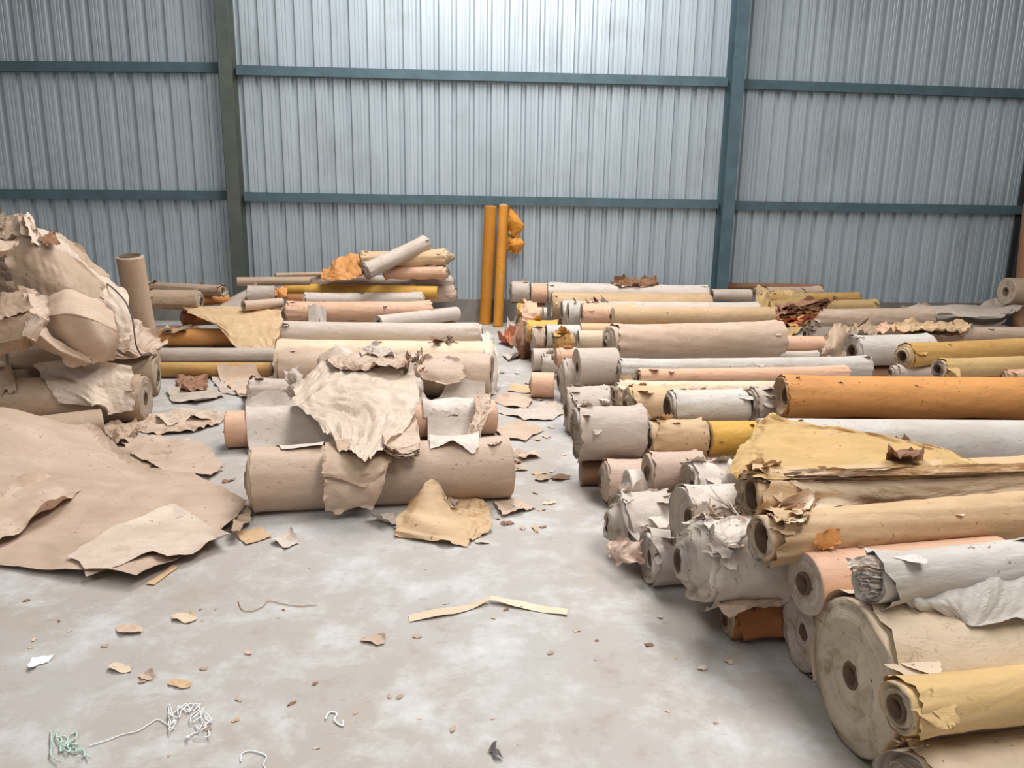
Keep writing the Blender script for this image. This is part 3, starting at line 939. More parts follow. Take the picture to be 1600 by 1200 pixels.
def patch(rows, label, col, n=42, amp=0.015, size=0.16, tear=0.03, curl=0.03, name='crumpled_sheet', cat='paper sheet', group=None, parent=None, octs=3, world=False, rest=0.0):
    """a crumpled sheet from a grid of control points (pixel x, pixel y, depth)"""
    SHEETN[0] += 1; sd = 1500 + SHEETN[0]
    C = np.array([[(p if world else ctl(p)) for p in r] for r in rows], float)
    nr, nc = C.shape[:2]
    poly = torn([(0, 0), (0.5, 0), (1, 0), (1, 0.5), (1, 1), (0.5, 1), (0, 1), (0, 0.5)], tear, 0.6 / n, sd)
    V, Fc = cdt(poly, 1.0 / n, sd)
    cols = []
    u = np.clip(V[:, 0], -0.05, 1.05); v = np.clip(V[:, 1], -0.05, 1.05)
    R_ = [catmull(C[r], u) for r in range(nr)]
    R_ = np.stack(R_, 0)           # nr x N x 3
    f = v * (nr - 1); i = np.clip(np.floor(f).astype(int), 0, nr - 2); t = (f - i)[:, None]; ar = np.arange(len(V))
    p1, p2 = R_[i, ar], R_[i + 1, ar]
    p0 = np.where((i > 0)[:, None], R_[np.maximum(i - 1, 0), ar], 2 * p1 - p2); p3 = np.where((i < nr - 2)[:, None], R_[np.minimum(i + 2, nr - 1), ar], 2 * p2 - p1)
    P = 0.5 * (2 * p1 + (p2 - p0) * t + (2 * p0 - 5 * p1 + 4 * p2 - p3) * t ** 2 + (3 * p1 - p0 - 3 * p2 + p3) * t ** 3)
    W_ = np.linalg.norm(C[0, -1] - C[0, 0]) + 1e-6; Hh = np.linalg.norm(C[-1, 0] - C[0, 0]) + 1e-6
    # normals from triangles
    N = np.zeros_like(P)
    for fc in Fc:
        nn_ = np.cross(P[fc[1]] - P[fc[0]], P[fc[2]] - P[fc[0]]); N[list(fc)] += nn_
    N /= np.linalg.norm(N, axis=1)[:, None] + 1e-9
    dsp = crumple(V[:, 0] * W_, V[:, 1] * Hh, amp, size, sd, octs) + edge_curl(V, poly, curl, 0.3, sd, 0.08)
    if N[:, 1].mean() > 0: N = -N
    P = P + N * dsp[:, None]
    P[:, 2] = np.maximum(P[:, 2], 0.003)
    if rest: P[:, 2] = np.maximum(P[:, 2], hfield(P[:, 0], P[:, 1]) + rest + 0.3 * np.maximum(dsp, 0))
    cen = np.array([P[:, 0].mean(), P[:, 1].mean(), P[:, 2].min()])
    o = mesh_obj(name, P - (cen if parent is None else 0), Fc, paper(col) if isinstance(col, str) else col, parent)
    o.data.set_sharp_from_angle(angle=0.26)
    if parent is None:
        o.location = cen; tag(o, label, cat, group, 'thing')
    return o

# --- big kraft sheets on the left floor
def ridge(x, y):
    h = 0.30 * np.exp(-((x + 2.75) / 0.55) ** 2) * np.exp(-((y - 4.3) / 0.5) ** 2)
    return h + 0.03 * np.exp(-((x + 1.9) / 0.4) ** 2 - ((y - 3.75) / 0.25) ** 2)


sheet([(-60, 640), (60, 668), (130, 688), (175, 715), (235, 740), (300, 748), (350, 770), (388, 798), (372, 826), (330, 850), (270, 890), (215, 918), (110, 905), (0, 888), (-120, 870)],
      'largest kraft paper sheet spread over the left floor', 'be', amp=0.034, size=0.75, tear=0.012, curl=0.04, step=0.028, hump=ridge, octs=4)
sheet([(105, 872), (160, 838), (225, 812), (275, 795), (310, 812), (362, 848), (330, 856), (300, 872), (262, 878), (240, 868), (205, 880), (175, 890), (135, 903), (125, 880)],
      'torn pale kraft sheet lying on the largest floor sheet', 'pb', amp=0.012, size=0.25, tear=0.012, curl=0.025, step=0.018, z0=0.028)
sheet([(-40, 800), (30, 770), (75, 755), (108, 757), (128, 770), (105, 795), (55, 822), (0, 850), (-60, 880)],
      'folded kraft sheet with raised open curl at the left edge', 'be', amp=0.03, size=0.3, tear=0.01, curl=0.06, step=0.018, z0=0.04)
sheet([(160, 672), (215, 665), (215, 690), (180, 702)], 'small folded kraft box-like scrap by the smooth kraft roll', 'kr', amp=0.06, size=0.16, tear=0.01, curl=0.03, name='folded_scrap', step=0.015)
sheet([(200, 656), (260, 650), (330, 645), (345, 665), (300, 678), (245, 682), (215, 675)], 'wrinkled kraft strip on the floor right of the left rolls', 'be', amp=0.035, size=0.2, tear=0.03, curl=0.03)
sheet([(180, 705), (235, 690), (270, 712), (250, 728), (215, 740)], 'kraft scrap between the left rolls and the largest floor sheet', 'kr', amp=0.02, size=0.2, tear=0.02, curl=0.03)
sheet([(330, 592), (440, 588), (440, 622), (390, 622), (345, 615)], 'whitish sheet on the floor left of the middle stack', 'gy', amp=0.025, size=0.25, tear=0.02, curl=0.04)
sheet([(275, 595), (330, 590), (325, 612), (285, 618)], 'curled brown scrap near the mustard roll', 'br', amp=0.05, size=0.16, tear=0.03, curl=0.05)
sheet([(362, 832), (410, 826), (425, 840), (385, 853)], 'thin yellow-tan scrap right of the torn pale sheet', 'ta', amp=0.006, tear=0.008, curl=0.006, step=0.012)
sheet([(424, 848), (455, 834), (468, 850), (445, 860)], 'curled white scrap in front of the middle stack', 'wh', amp=0.012, tear=0.012, curl=0.03, step=0.01)
sheet([(228, 914), (270, 885), (278, 888), (240, 916)], 'narrow orange-tan strip at the corner of the largest floor sheet', 'ta', amp=0.004, tear=0.004, curl=0.004, step=0.012)

for (ol, c, lb, a) in (([(186, 690), (250, 684), (318, 694), (350, 728), (330, 748), (262, 742), (215, 722)], 'be', 'flat beige sheet on the floor between the folded kraft scrap and the front beige roll', 0.018),
                       ([(238, 652), (300, 640), (352, 648), (346, 662), (300, 660), (262, 668)], 'pb', 'pale torn sheet on the floor left of the peach roll', 0.03),
                       ([(262, 612), (330, 606), (352, 620), (310, 632), (270, 630)], 'gy', 'grey torn sheet on the floor behind the pale torn sheet', 0.02),
                       ([(768, 668), (812, 660), (850, 672), (822, 690), (786, 686)], 'be', 'flat beige sheet on the aisle floor right of the white wrapped roll', 0.012),
                       ([(360, 846), (384, 800), (392, 806), (376, 846)], 'kr', 'curled dark-edged strip at the right corner of the largest floor sheet', 0.05)):
    sheet(ol, lb, c, amp=a, size=0.25, tear=0.025, curl=a, step=0.02, z0=0.006)
# --- left heap: crumpled kraft sheets
GH = 'crumpled kraft sheets in the left heap'
patch([[(8, 384, 5.62), (48, 362, 5.66), (92, 386, 5.7), (160, 440, 5.8)], [(14, 405, 5.56), (55, 392, 5.56), (100, 412, 5.6), (162, 460, 5.72)],
       [(22, 440, 5.48), (66, 432, 5.46), (115, 446, 5.5), (166, 480, 5.65)], [(34, 486, 5.42), (75, 480, 5.4), (125, 488, 5.42), (165, 508, 5.58)]],
      'broad smooth kraft sheet at the upper part of the left heap', 'kr', n=56, amp=0.024, size=0.5, tear=0.02, curl=0.03, group=GH, octs=4)
patch([[(50, 352, 5.75), (95, 372, 5.85), (130, 408, 5.95), (172, 446, 6.0)], [(56, 368, 5.64), (88, 386, 5.68), (122, 422, 5.7), (164, 462, 5.74)], [(66, 380, 5.60), (86, 400, 5.62), (116, 434, 5.62), (156, 474, 5.64)]],
      'pale torn fringe running down the edge of the broad kraft sheet', 'pb', n=44, amp=0.016, size=0.14, tear=0.06, curl=0.03, group=GH, octs=4)
patch([[(66, 480, 5.40), (100, 452, 5.45), (140, 464, 5.5), (176, 486, 5.6)], [(64, 494, 5.12), (104, 486, 5.06), (146, 496, 5.06), (180, 512, 5.3)], [(66, 500, 5.08), (108, 494, 5.02), (150, 504, 5.02), (184, 522, 5.3)],
       [(74, 528, 5.06), (114, 526, 5.02), (156, 534, 5.02), (184, 544, 5.34)], [(84, 552, 5.12), (120, 560, 5.08), (155, 566, 5.12), (176, 562, 5.4)]],
      'bulging bag-like kraft sheet with rounded corner in the left heap', 'be', n=54, amp=0.010, size=0.4, tear=0.015, curl=0.015, group=GH, octs=3)
patch([[(128, 424, 6.2), (160, 432, 6.2), (190, 452, 6.3)], [(150, 458, 5.72), (180, 468, 5.72), (206, 490, 5.9)], [(164, 500, 5.58), (188, 505, 5.58), (207, 515, 5.75)], [(172, 534, 5.52), (190, 534, 5.52), (203, 526, 5.65)]],
      'beige flap hanging at the right side of the left heap', 'pb', n=36, amp=0.014, size=0.2, tear=0.05, curl=0.03, group=GH, octs=3)
patch([[(-40, 475, 5.3), (10, 458, 5.25), (45, 454, 5.25), (74, 464, 5.3)], [(-40, 500, 4.95), (10, 490, 4.85), (45, 486, 4.9), (72, 494, 5.05)], [(-40, 528, 4.86), (5, 526, 4.8), (40, 516, 4.85), (66, 518, 5.0)], [(-40, 548, 4.9), (0, 556, 4.86), (30, 545, 4.9), (55, 536, 5.02)]],
      'crumpled kraft sheet low at the left edge of the heap', 'kr', n=56, amp=0.04, size=0.34, tear=0.03, curl=0.03, group=GH, octs=4)
crown = empty('crumpled_sheet', Matrix.Identity(4)); tag(crown, 'folded kraft sheets crowning the top of the left heap', 'paper sheet', GH, 'thing')
for (r0, c) in (([[(-40, 352, 6.0), (10, 338, 6.0), (44, 342, 6.0), (66, 372, 5.95)], [(-40, 392, 5.7), (5, 384, 5.7), (36, 384, 5.7), (60, 396, 5.75)]], 'kr'), ([[(0, 344, 5.85), (30, 332, 5.85)], [(6, 374, 5.62), (38, 366, 5.66)]], 'be'), ([[(27, 332, 5.78), (52, 348, 5.78)], [(32, 364, 5.6), (62, 380, 5.6)]], 'kr'),
                ([[(-30, 340, 5.9), (8, 331, 5.9)], [(-30, 380, 5.6), (4, 370, 5.6)]], 'kr'), ([[(37, 338, 5.7), (45, 330, 5.9)], [(50, 374, 5.55), (68, 388, 5.6)]], 'pb'), ([[(60, 372, 5.62), (84, 362, 5.75)], [(74, 384, 5.56), (95, 382, 5.6)]], 'br')):
    patch(r0, None, c, n=26, amp=0.016, size=0.16, tear=0.06, curl=0.02, name='folded_flap', parent=crown, octs=3)
patch([[(-40, 378, 5.3), (-10, 372, 5.3), (32, 380, 5.3)], [(-40, 398, 5.0), (-10, 392, 5.0), (22, 388, 5.1)], [(-40, 412, 5.0), (-12, 404, 5.0), (10, 396, 5.1)]],
      'pale flap sticking out near the top left of the heap', 'be', n=24, amp=0.02, size=0.2, tear=0.05, curl=0.03, group=GH)
patch([[(70, 365, 6.5), (95, 365, 6.5), (120, 385, 6.5), (165, 425, 6.5)], [(80, 385, 6.35), (105, 395, 6.3), (135, 415, 6.35), (175, 445, 6.4)], [(85, 410, 6.3), (115, 425, 6.25), (150, 445, 6.3), (185, 465, 6.4)]],
      'ragged ridge of kraft paper behind the broad sheet in the heap', 'kr', n=36, amp=0.03, size=0.25, tear=0.05, curl=0.03, group=GH)
patch([[(40, 500, 5.0), (60, 508, 5.0), (95, 536, 5.0), (145, 556, 5.1)], [(42, 516, 4.85), (62, 524, 4.85), (95, 548, 4.9), (140, 566, 5.0)], [(20, 528, 4.95), (55, 540, 5.0), (92, 556, 5.0), (130, 572, 5.05)]],
      'long curved kraft edge sweeping under the bag-like sheet', 'be', n=30, amp=0.012, size=0.2, tear=0.04, curl=0.03, group=GH)
patch([[(170, 520, 6.2), (195, 505, 6.2), (215, 500, 6.2), (245, 530, 6.4)], [(172, 545, 5.95), (200, 540, 5.9), (225, 540, 5.95), (255, 535, 6.2)], [(172, 562, 5.85), (200, 560, 5.8), (228, 558, 5.85), (250, 548, 6.1)]],
      'tan wrinkled sheet around the foot of the upright tube', 'be', n=30, amp=0.04, size=0.18, tear=0.05, curl=0.04, group=GH)
shreds(40, 232, 288, 478, 522, ['wh', 'gy', 'kr', 'wh'], 'white and grey crumpled scraps right of the upright tube', l=(0.1, 0.28), w=(0.03, 0.09), seed=4)
patch([[(-40, 385, 6.0), (0, 385, 6.1), (40, 380, 6.2)], [(-40, 430, 5.9), (0, 430, 6.0), (50, 430, 6.1)], [(-40, 480, 5.6), (0, 480, 5.7), (60, 480, 5.8)]], 'added dark sheet painting the shade in the hollow of the left heap', 'dk', n=24, amp=0.03, size=0.2, tear=0.03, curl=0.02, group=GH)  # dark colour stands in for the shade of the cavity
patch(laid([(55, 572), (100, 563), (150, 562), (205, 572)], [(92, 630), (140, 634), (176, 647), (212, 640)], 0.02, 12, 8),
      'wrinkled pale kraft sheet draped over the left rolls', 'pb', amp=0.022, size=0.22, tear=0.03, curl=0.03, octs=4, world=True)
folds = empty('crumpled_sheet', Matrix.Identity(4)); tag(folds, 'creased kraft flaps folded over the lower left of the heap', 'paper sheet', GH, 'thing')
for (r0, c) in (([[(-20, 470, 4.95), (40, 450, 5.0)], [(0, 500, 4.72), (52, 482, 4.8)]], 'kr'), ([[(36, 458, 4.95), (74, 462, 5.0)], [(44, 486, 4.8), (76, 500, 4.9)]], 'be'), ([[(-20, 505, 4.72), (48, 488, 4.78)], [(-20, 540, 4.74), (36, 528, 4.76)]], 'kr'), ([[(44, 488, 4.78), (70, 500, 4.86)], [(34, 524, 4.74), (58, 534, 4.82)]], 'pb')):
    patch(r0, None, c, n=26, amp=0.014, size=0.2, tear=0.05, curl=0.015, name='folded_flap', parent=folds, octs=3)
sheet([(-60, 585), (5, 560), (20, 590), (28, 630), (10, 660), (-60, 650)], 'torn kraft wrapping around the left-edge roll', 'kr', 'drape', amp=0.03, size=0.2, tear=0.02, curl=0.04, group=GH)
patch([[(285, 480, 8.3), (340, 478, 8.35), (400, 482, 8.35), (440, 484, 8.35)], [(300, 492, 8.1), (350, 500, 8.0), (400, 503, 8.0), (440, 505, 8.0)], [(335, 505, 7.95), (365, 522, 7.78), (405, 525, 7.78), (436, 522, 7.8)], [(348, 520, 7.8), (372, 545, 7.62), (410, 547, 7.6), (428, 545, 7.62)]],
      'tan sheet draped over the orange-brown rolls on the left', 'ta', amp=0.02, size=0.3, tear=0.03, curl=0.03, octs=4)
sheet([(340, 592), (360, 578), (400, 574), (432, 582), (434, 592), (390, 596)], 'beige flap lying over the right end of the mustard roll', 'be', 'drape', amp=0.02, size=0.2, tear=0.02, curl=0.03, lift=0.012)

# --- middle stack papers
bund = empty('paper_bundle', Matrix.Identity(4))
tag(bund, 'large crumpled paper bundle lying on top of the middle stack', 'paper bundle', kind='thing')


def sub(outline, nm, col, **kw):
    return sheet(outline, None, col, 'drape', parent=bund, name=nm, **kw)


for q in range(8):
    f = q / 7
    patch([[(585 + 10 * f, 660 - 6 * f, 4.2 - 0.02 * f), (615 + 6 * f, 655 - 8 * f, 4.25), (645 + 4 * f, 650 - 8 * f, 4.3)], [(598, 690 - 9 * f, 3.62 + 0.02 * f), (622, 696 - 9 * f, 3.60 + 0.02 * f), (652 + 3 * f, 690 - 10 * f, 3.66 + 0.02 * f)], [(600, 704 - 10 * f, 3.50 + 0.02 * f), (625, 718 - 10 * f, 3.47 + 0.02 * f), (656, 714 - 12 * f, 3.52 + 0.02 * f)]],
          None, ['kr', 'be', 'br', 'kr', 'pb', 'br', 'kr', 'be'][q], n=24, amp=0.006, size=0.12, tear=0.05, curl=0.008, name='under_layer', parent=bund)
patch([[(474, 596, 5.1), (508, 556, 5.2), (570, 549, 5.2), (638, 560, 5.15)], [(460, 626, 4.62), (515, 600, 4.72), (590, 590, 4.78), (652, 600, 4.75)], [(488, 655, 4.08), (540, 640, 4.14), (600, 634, 4.16), (652, 642, 4.12)], [(528, 700, 3.54), (552, 714, 3.43), (580, 719, 3.41), (616, 690, 3.56)]],
      None, 'pb', n=60, amp=0.050, size=0.42, tear=0.02, curl=0.03, name='top_sheet', parent=bund, octs=4)
for (r0, c, nn) in (([[(505, 560, 5.15), (550, 550, 5.2), (600, 552, 5.2), (640, 556, 5.2)], [(520, 572, 4.95), (555, 566, 4.95), (600, 562, 4.95), (638, 568, 4.95)], [(545, 580, 4.85), (570, 576, 4.83), (605, 572, 4.83), (630, 574, 4.85)]], 'be', 'folded_edge'),
                    ([[(560, 545, 5.3), (590, 540, 5.3), (620, 548, 5.3)], [(565, 556, 5.1), (590, 556, 5.05), (618, 560, 5.05)]], 'gy', 'folded_edge')):
    patch(r0, None, c, n=30, amp=0.03, size=0.12, tear=0.05, curl=0.03, name=nn, parent=bund, octs=4)
for q in range(16):
    px, py = random.uniform(630, 660), random.uniform(552, 582); y_ = random.uniform(4.85, 5.0)
    patch([[(px, py, y_), (px + random.uniform(4, 12), py - random.uniform(2, 10), y_ + 0.03)], [(px + 2, py + 4, y_ - 0.02), (px + random.uniform(6, 12), py + random.uniform(-3, 6), y_)]], None, random.choice(['br', 'kr', 'dk']), n=8, amp=0.02, size=0.05, tear=0.1, curl=0.02, name='shredded_tuft', parent=bund)
patch([[(445, 580, 5.3), (460, 574, 5.3), (470, 585, 5.3)], [(447, 600, 5.15), (462, 595, 5.1), (472, 602, 5.1)], [(450, 626, 5.1), (464, 622, 5.0), (474, 630, 5.0)]], None, 'gy', n=18, amp=0.04, size=0.12, tear=0.08, curl=0.03, name='side_flap', parent=bund)
w = sheet([(384, 640), (420, 636), (470, 635), (520, 648), (530, 690), (505, 704), (440, 706), (388, 708)], 'white wrinkled paper wrapped over the left part of the peach roll', 'wh', 'drape', amp=0.012, size=0.2, tear=0.008, curl=0.015, lift=0.010, relax=15, name='wrapping_sheet')
sheet([(655, 622), (700, 618), (742, 619), (758, 618), (764, 640), (752, 676), (720, 682), (690, 684), (662, 676)], 'white wrinkled paper with a circular crease over the right part of the peach roll', 'wh', 'drape', amp=0.016, size=0.22, tear=0.008, curl=0.02, lift=0.012, relax=25, name='wrapping_sheet')
patch([[(742, 617, 4.9), (752, 614, 4.9), (766, 616, 4.9)], [(744, 640, 4.6), (754, 640, 4.55), (766, 640, 4.7)], [(734, 668, 4.25), (744, 668, 4.2), (756, 664, 4.3)], [(728, 684, 4.05), (738, 688, 4.0), (748, 684, 4.05)]],
      'narrow twisted paper strip hanging at the right of the middle stack', 'be', n=22, amp=0.02, size=0.1, tear=0.05, curl=0.03, name='paper_strip')
sheet([(668, 684), (720, 678), (752, 680), (748, 706), (738, 716), (700, 704), (672, 706)], 'white torn triangle lying on the back of the front beige roll', 'wh', 'drape', amp=0.015, size=0.2, tear=0.012, curl=0.03, lift=0.015)
patch([[(508, 692, 3.66), (540, 690, 3.66), (580, 690, 3.66), (612, 692, 3.67)], [(505, 712, 3.50), (540, 712, 3.50), (580, 712, 3.51), (614, 714, 3.53)], [(502, 735, 3.425), (540, 737, 3.425), (575, 738, 3.43), (605, 732, 3.44)], [(503, 744, 3.405), (535, 750, 3.405), (572, 760, 3.41), (598, 738, 3.43)]],
      'stiff torn sheet folded over the front of the front beige roll', 'kr', n=34, amp=0.006, size=0.16, tear=0.03, curl=0.02, name='paper_sheet')
patch([[(508, 745, 3.425), (545, 745, 3.43), (580, 738, 3.435), (606, 730, 3.45)], [(506, 765, 3.405), (545, 767, 3.405), (578, 762, 3.41), (600, 752, 3.43)], [(506, 782, 3.41), (540, 784, 3.41), (572, 782, 3.415), (594, 772, 3.425)], [(508, 798, 3.43), (530, 800, 3.435), (560, 792, 3.43), (582, 794, 3.44)]],
      'lower torn sheet hanging down to the floor from the front beige roll', 'be', n=34, amp=0.006, size=0.16, tear=0.03, curl=0.02, name='paper_sheet')
patch([[(655, 560, 5.78), (690, 558, 5.76), (720, 562, 5.76)], [(652, 578, 5.66), (690, 580, 5.64), (728, 586, 5.66)], [(660, 592, 5.62), (690, 600, 5.60), (720, 597, 5.62)]],
      'loose torn flap on the front of the wide beige roll', 'be', n=24, amp=0.004, size=0.2, tear=0.06, curl=0.03, name='paper_sheet')
patch([[(752, 522, 6.5), (764, 520, 6.5), (772, 535, 6.5)], [(758, 555, 6.2), (770, 560, 6.2), (778, 570, 6.25)], [(764, 590, 6.0), (772, 592, 6.0), (779, 590, 6.1)], [(764, 614, 5.92), (770, 616, 5.9), (775, 612, 6.0)]],
      'pale curled wrapper hanging off the right end of the large cream roll', 'wh', n=26, amp=0.008, size=0.2, tear=0.03, curl=0.02, name='wrapping_sheet')
shreds(16, 672, 714, 531, 541, ['br', 'kr', 'dk'], 'shredded brown scraps on the large cream roll', l=(0.05, 0.16), w=(0.01, 0.03), seed=8)
patch([[(503, 425, 9.4), (530, 404, 9.45), (560, 398, 9.5), (590, 402, 9.5)], [(503, 434, 9.2), (535, 420, 9.2), (565, 416, 9.25), (590, 418, 9.3)], [(508, 440, 9.1), (540, 438, 9.05), (560, 434, 9.1), (578, 430, 9.2)]],
      'orange torn paper at the top of the middle stack near the wall', 'og', n=34, amp=0.05, size=0.22, tear=0.05, curl=0.05, octs=4)
patch([[(655, 398, 9.62), (680, 392, 9.64), (700, 394, 9.64)], [(640, 410, 9.5), (672, 406, 9.45), (698, 408, 9.48)], [(645, 418, 9.42), (675, 416, 9.38), (696, 418, 9.42)]],
      'tan crumpled paper right of the tilted grey roll', 'ta', n=26, amp=0.04, size=0.2, tear=0.05, curl=0.04, octs=4)
patch([[(350, 472, 8.9), (388, 453, 9.0), (398, 460, 8.9)], [(345, 478, 8.6), (390, 470, 8.6), (438, 470, 8.7)], [(350, 483, 8.45), (395, 480, 8.42), (438, 478, 8.45)]],
      'pale sheet lying behind the tan draped sheet', 'gy', n=26, amp=0.02, size=0.3, tear=0.04, curl=0.02)
patch([[(430, 452, 8.75), (440, 447, 8.75), (449, 450, 8.8)], [(430, 462, 8.65), (440, 460, 8.6), (449, 462, 8.65)], [(434, 468, 8.65), (441, 469, 8.62), (447, 467, 8.65)]], 'small orange crumple beside the yellow-orange roll', 'og', n=18, amp=0.04, size=0.1, tear=0.06, curl=0.03)
sheet([(482, 500), (498, 495), (510, 500), (500, 504)], 'white curled scrap on the speckled grey roll', 'wh', 'drape', amp=0.03, size=0.1, tear=0.02, curl=0.05, lift=0.02)
# crumpled tan paper and scraps in front of the middle stack
patch([[(645, 782, 'z', 0.13), (668, 750, 'z', 0.19), (688, 757, 'z', 0.18), (694, 778, 'z', 0.13)], [(628, 803, 'z', 0.06), (658, 793, 'z', 0.10), (690, 790, 'z', 0.10), (718, 800, 'z', 0.07)], [(617, 828, 'z', 0.02), (655, 825, 'z', 0.05), (700, 824, 'z', 0.05), (742, 820, 'z', 0.03)], [(617, 838, 'z', 0.006), (650, 842, 'z', 0.012), (700, 849, 'z', 0.012), (730, 854, 'z', 0.006)]],
      'crumpled tan-orange paper standing on the floor before the middle stack', 'ta', n=38, amp=0.018, size=0.16, tear=0.03, curl=0.02)
sheet([(692, 776), (720, 765), (748, 775), (765, 810), (770, 830), (735, 850), (715, 820)], 'tan torn sheet beside the crumpled tan-orange paper', 'ta', amp=0.03, size=0.12, tear=0.02, curl=0.03, step=0.014)
sheet([(770, 785), (800, 780), (838, 795), (805, 806), (785, 810)], 'flat beige scrap right of the crumpled tan-orange paper', 'be', amp=0.012, size=0.12, tear=0.012, curl=0.03, step=0.012)
sheet([(695, 772), (705, 768), (718, 795), (706, 800)], 'upturned white strip behind the tan torn sheet', 'wh', amp=0.05, size=0.12, tear=0.01, curl=0.05, step=0.012)
sheet([(575, 815), (615, 805), (625, 822), (600, 828)], 'curled grey scrap left of the crumpled tan-orange paper', 'gy', amp=0.025, size=0.1, tear=0.015, curl=0.04, step=0.012)

# --- right pile papers
patch(laid([(1182, 662), (1205, 648), (1240, 656), (1290, 666), (1350, 674), (1430, 690), (1490, 706), (1530, 724)], [(1160, 748), (1200, 750), (1260, 750), (1330, 750), (1400, 750), (1450, 748), (1500, 744), (1540, 742)], 0.02, 18, 8),
      'yellow-tan sheet draped over the right pile below the orange roll', 'yd', n=64, amp=0.022, size=0.34, tear=0.008, curl=0.012, octs=4, world=True)
patch([[(1134, 742, 2.85), (1150, 708, 3.2), (1178, 668, 3.55), (1204, 645, 3.75)], [(1146, 740, 2.76), (1182, 704, 3.02), (1206, 674, 3.35), (1222, 652, 3.62)], [(1168, 738, 2.74), (1206, 702, 2.98), (1228, 682, 3.3), (1236, 664, 3.56)]],
      'upturned corner of yellow paper curling over the aisle side of the pile', 'yd', n=34, amp=0.014, size=0.16, tear=0.03, curl=0.04)
lay = empty('layered_bundle', Matrix.Identity(4))
tag(lay, 'thick flaking stack of torn tan paper layers on the right pile', 'paper bundle', kind='thing')
rb = np.random.default_rng(5)
for q in range(10):
    f = q / 9
    x0 = 1158 + 14 * rb.uniform(-1, 1); py = 750 - 8 * f; o_ = 0.008 + 0.006 * q
    patch([[(x0, py - 6, 'h', o_), (1300, py - 9 + 2 * rb.uniform(-1, 1), 'h', o_), (1450, py - 13 + 2 * rb.uniform(-1, 1), 'h', o_), (1640, py - 18, 'h', o_)],
           [(x0 + 6, py + 6, 'h', o_), (1300, py + 2 + 3 * rb.uniform(-1, 1), 'h', o_), (1450, py - 2 + 3 * rb.uniform(-1, 1), 'h', o_), (1640, py - 8, 'h', o_)]],
          None, ['ta', 'br', 'kr', 'br', 'ta', 'dk', 'kr', 'br', 'cr', 'ta'][q], n=56, amp=0.004, size=0.05, tear=0.03, curl=0.010, name='torn_layer', parent=lay)
for q in range(9):
    f = q / 8; o_ = 0.01 + 0.006 * q
    patch(H4([[(1186 + 6 * f, 790 + 3 * f), (1225, 790 + 6 * f), (1280 - 16 * f, 776 + 18 * f)], [(1196 + 14 * f, 800 + 10 * f), (1232, 808 + 8 * f), (1268 - 8 * f, 802 + 10 * f)]], o_),
          None, ['br', 'kr', 'ta', 'br', 'dk', 'kr', 'br', 'ta', 'cr'][q], n=26, amp=0.006, size=0.05, tear=0.06, curl=0.010, name='torn_layer', parent=lay)
patch(H4([[(1232, 752), (1300, 746), (1440, 740), (1640, 722)], [(1255, 768), (1320, 764), (1440, 758), (1640, 738)], [(1262, 784), (1330, 778), (1450, 770), (1640, 750)], [(1270, 800), (1340, 788), (1460, 778), (1640, 760)]], 0.02),
      None, 'cr', n=52, amp=0.006, size=0.14, tear=0.015, curl=0.008, name='outer_sheet', parent=lay)
patch(H4([[(1190, 800), (1226, 780), (1262, 762)], [(1222, 800), (1248, 790), (1272, 770)], [(1236, 806), (1258, 800), (1274, 782)]], 0.045),
      None, 'cr', n=26, amp=0.006, size=0.1, tear=0.05, curl=0.012, name='turned_flap', parent=lay)
sheet([(1382, 735), (1395, 715), (1420, 712), (1440, 728), (1425, 742)], 'small brown crumple on the yellow draped sheet', 'br', 'drape', amp=0.06, size=0.1, tear=0.02, curl=0.05, step=0.012, lift=0.02)
patch([[(1272, 838, 2.105), (1292, 826, 2.11), (1312, 826, 2.12)], [(1272, 850, 2.095), (1292, 848, 2.095), (1312, 845, 2.105)], [(1282, 858, 2.095), (1292, 858, 2.095), (1305, 852, 2.10)]],
      'orange torn paper patch on the hollow tan roll', 'og', n=20, amp=0.006, size=0.06, tear=0.08, curl=0.01, name='torn_scrap')
# silvery hanging sheet
patch([[(1385, 905, 1.80), (1450, 890, 1.84), (1540, 870, 1.90), (1660, 840, 1.98)], [(1390, 930, 1.77), (1455, 925, 1.77), (1545, 900, 1.80), (1660, 880, 1.86)], [(1400, 938, 1.78), (1470, 945, 1.74), (1550, 940, 1.74), (1660, 925, 1.76)], [(1420, 946, 1.79), (1490, 962, 1.74), (1530, 978, 1.70), (1660, 958, 1.70)]],
      'silvery crumpled sheet hanging from the fan-folded roll', 'lb', n=52, amp=0.022, size=0.16, tear=0.04, curl=0.02)
fan = empty('folded_bundle', Matrix.Identity(4))
tag(fan, 'fan-folded grey paper layers bunched at the end of the silvery roll', 'paper bundle', kind='thing')
for q in range(9):
    f = q / 8
    ang = -0.5 + 3.6 * f
    patch([[(1326 + 22 * f + 4 * math.sin(ang), 876 + 46 * f, 1.80 + 0.02 * math.cos(ang)), (1352 + 14 * f, 872 + 44 * f + 6 * math.sin(ang), 1.775), (1385 + 14 * f, 880 + 36 * f, 1.775)],
           [(1325 + 24 * f, 886 + 50 * f, 1.78), (1356 + 12 * f, 884 + 48 * f, 1.755 - 0.01 * f), (1390 + 12 * f, 894 + 40 * f, 1.76)]], None, random.choice(['gy', 'lb', 'gy', 'kr']), n=22, amp=0.010, size=0.05, tear=0.05, curl=0.008, name='folded_layer', parent=fan)
patch([[(952, 845, 2.86), (975, 842, 2.83), (998, 848, 2.84)], [(950, 862, 2.82), (972, 862, 2.78), (1000, 868, 2.79)], [(965, 878, 2.80), (985, 880, 2.76), (1000, 882, 2.78)]],
      'brown torn wrapper sagging below the large torn whitish roll', 'pk', n=26, amp=0.02, size=0.08, tear=0.08, curl=0.03, name='wrapping_sheet')
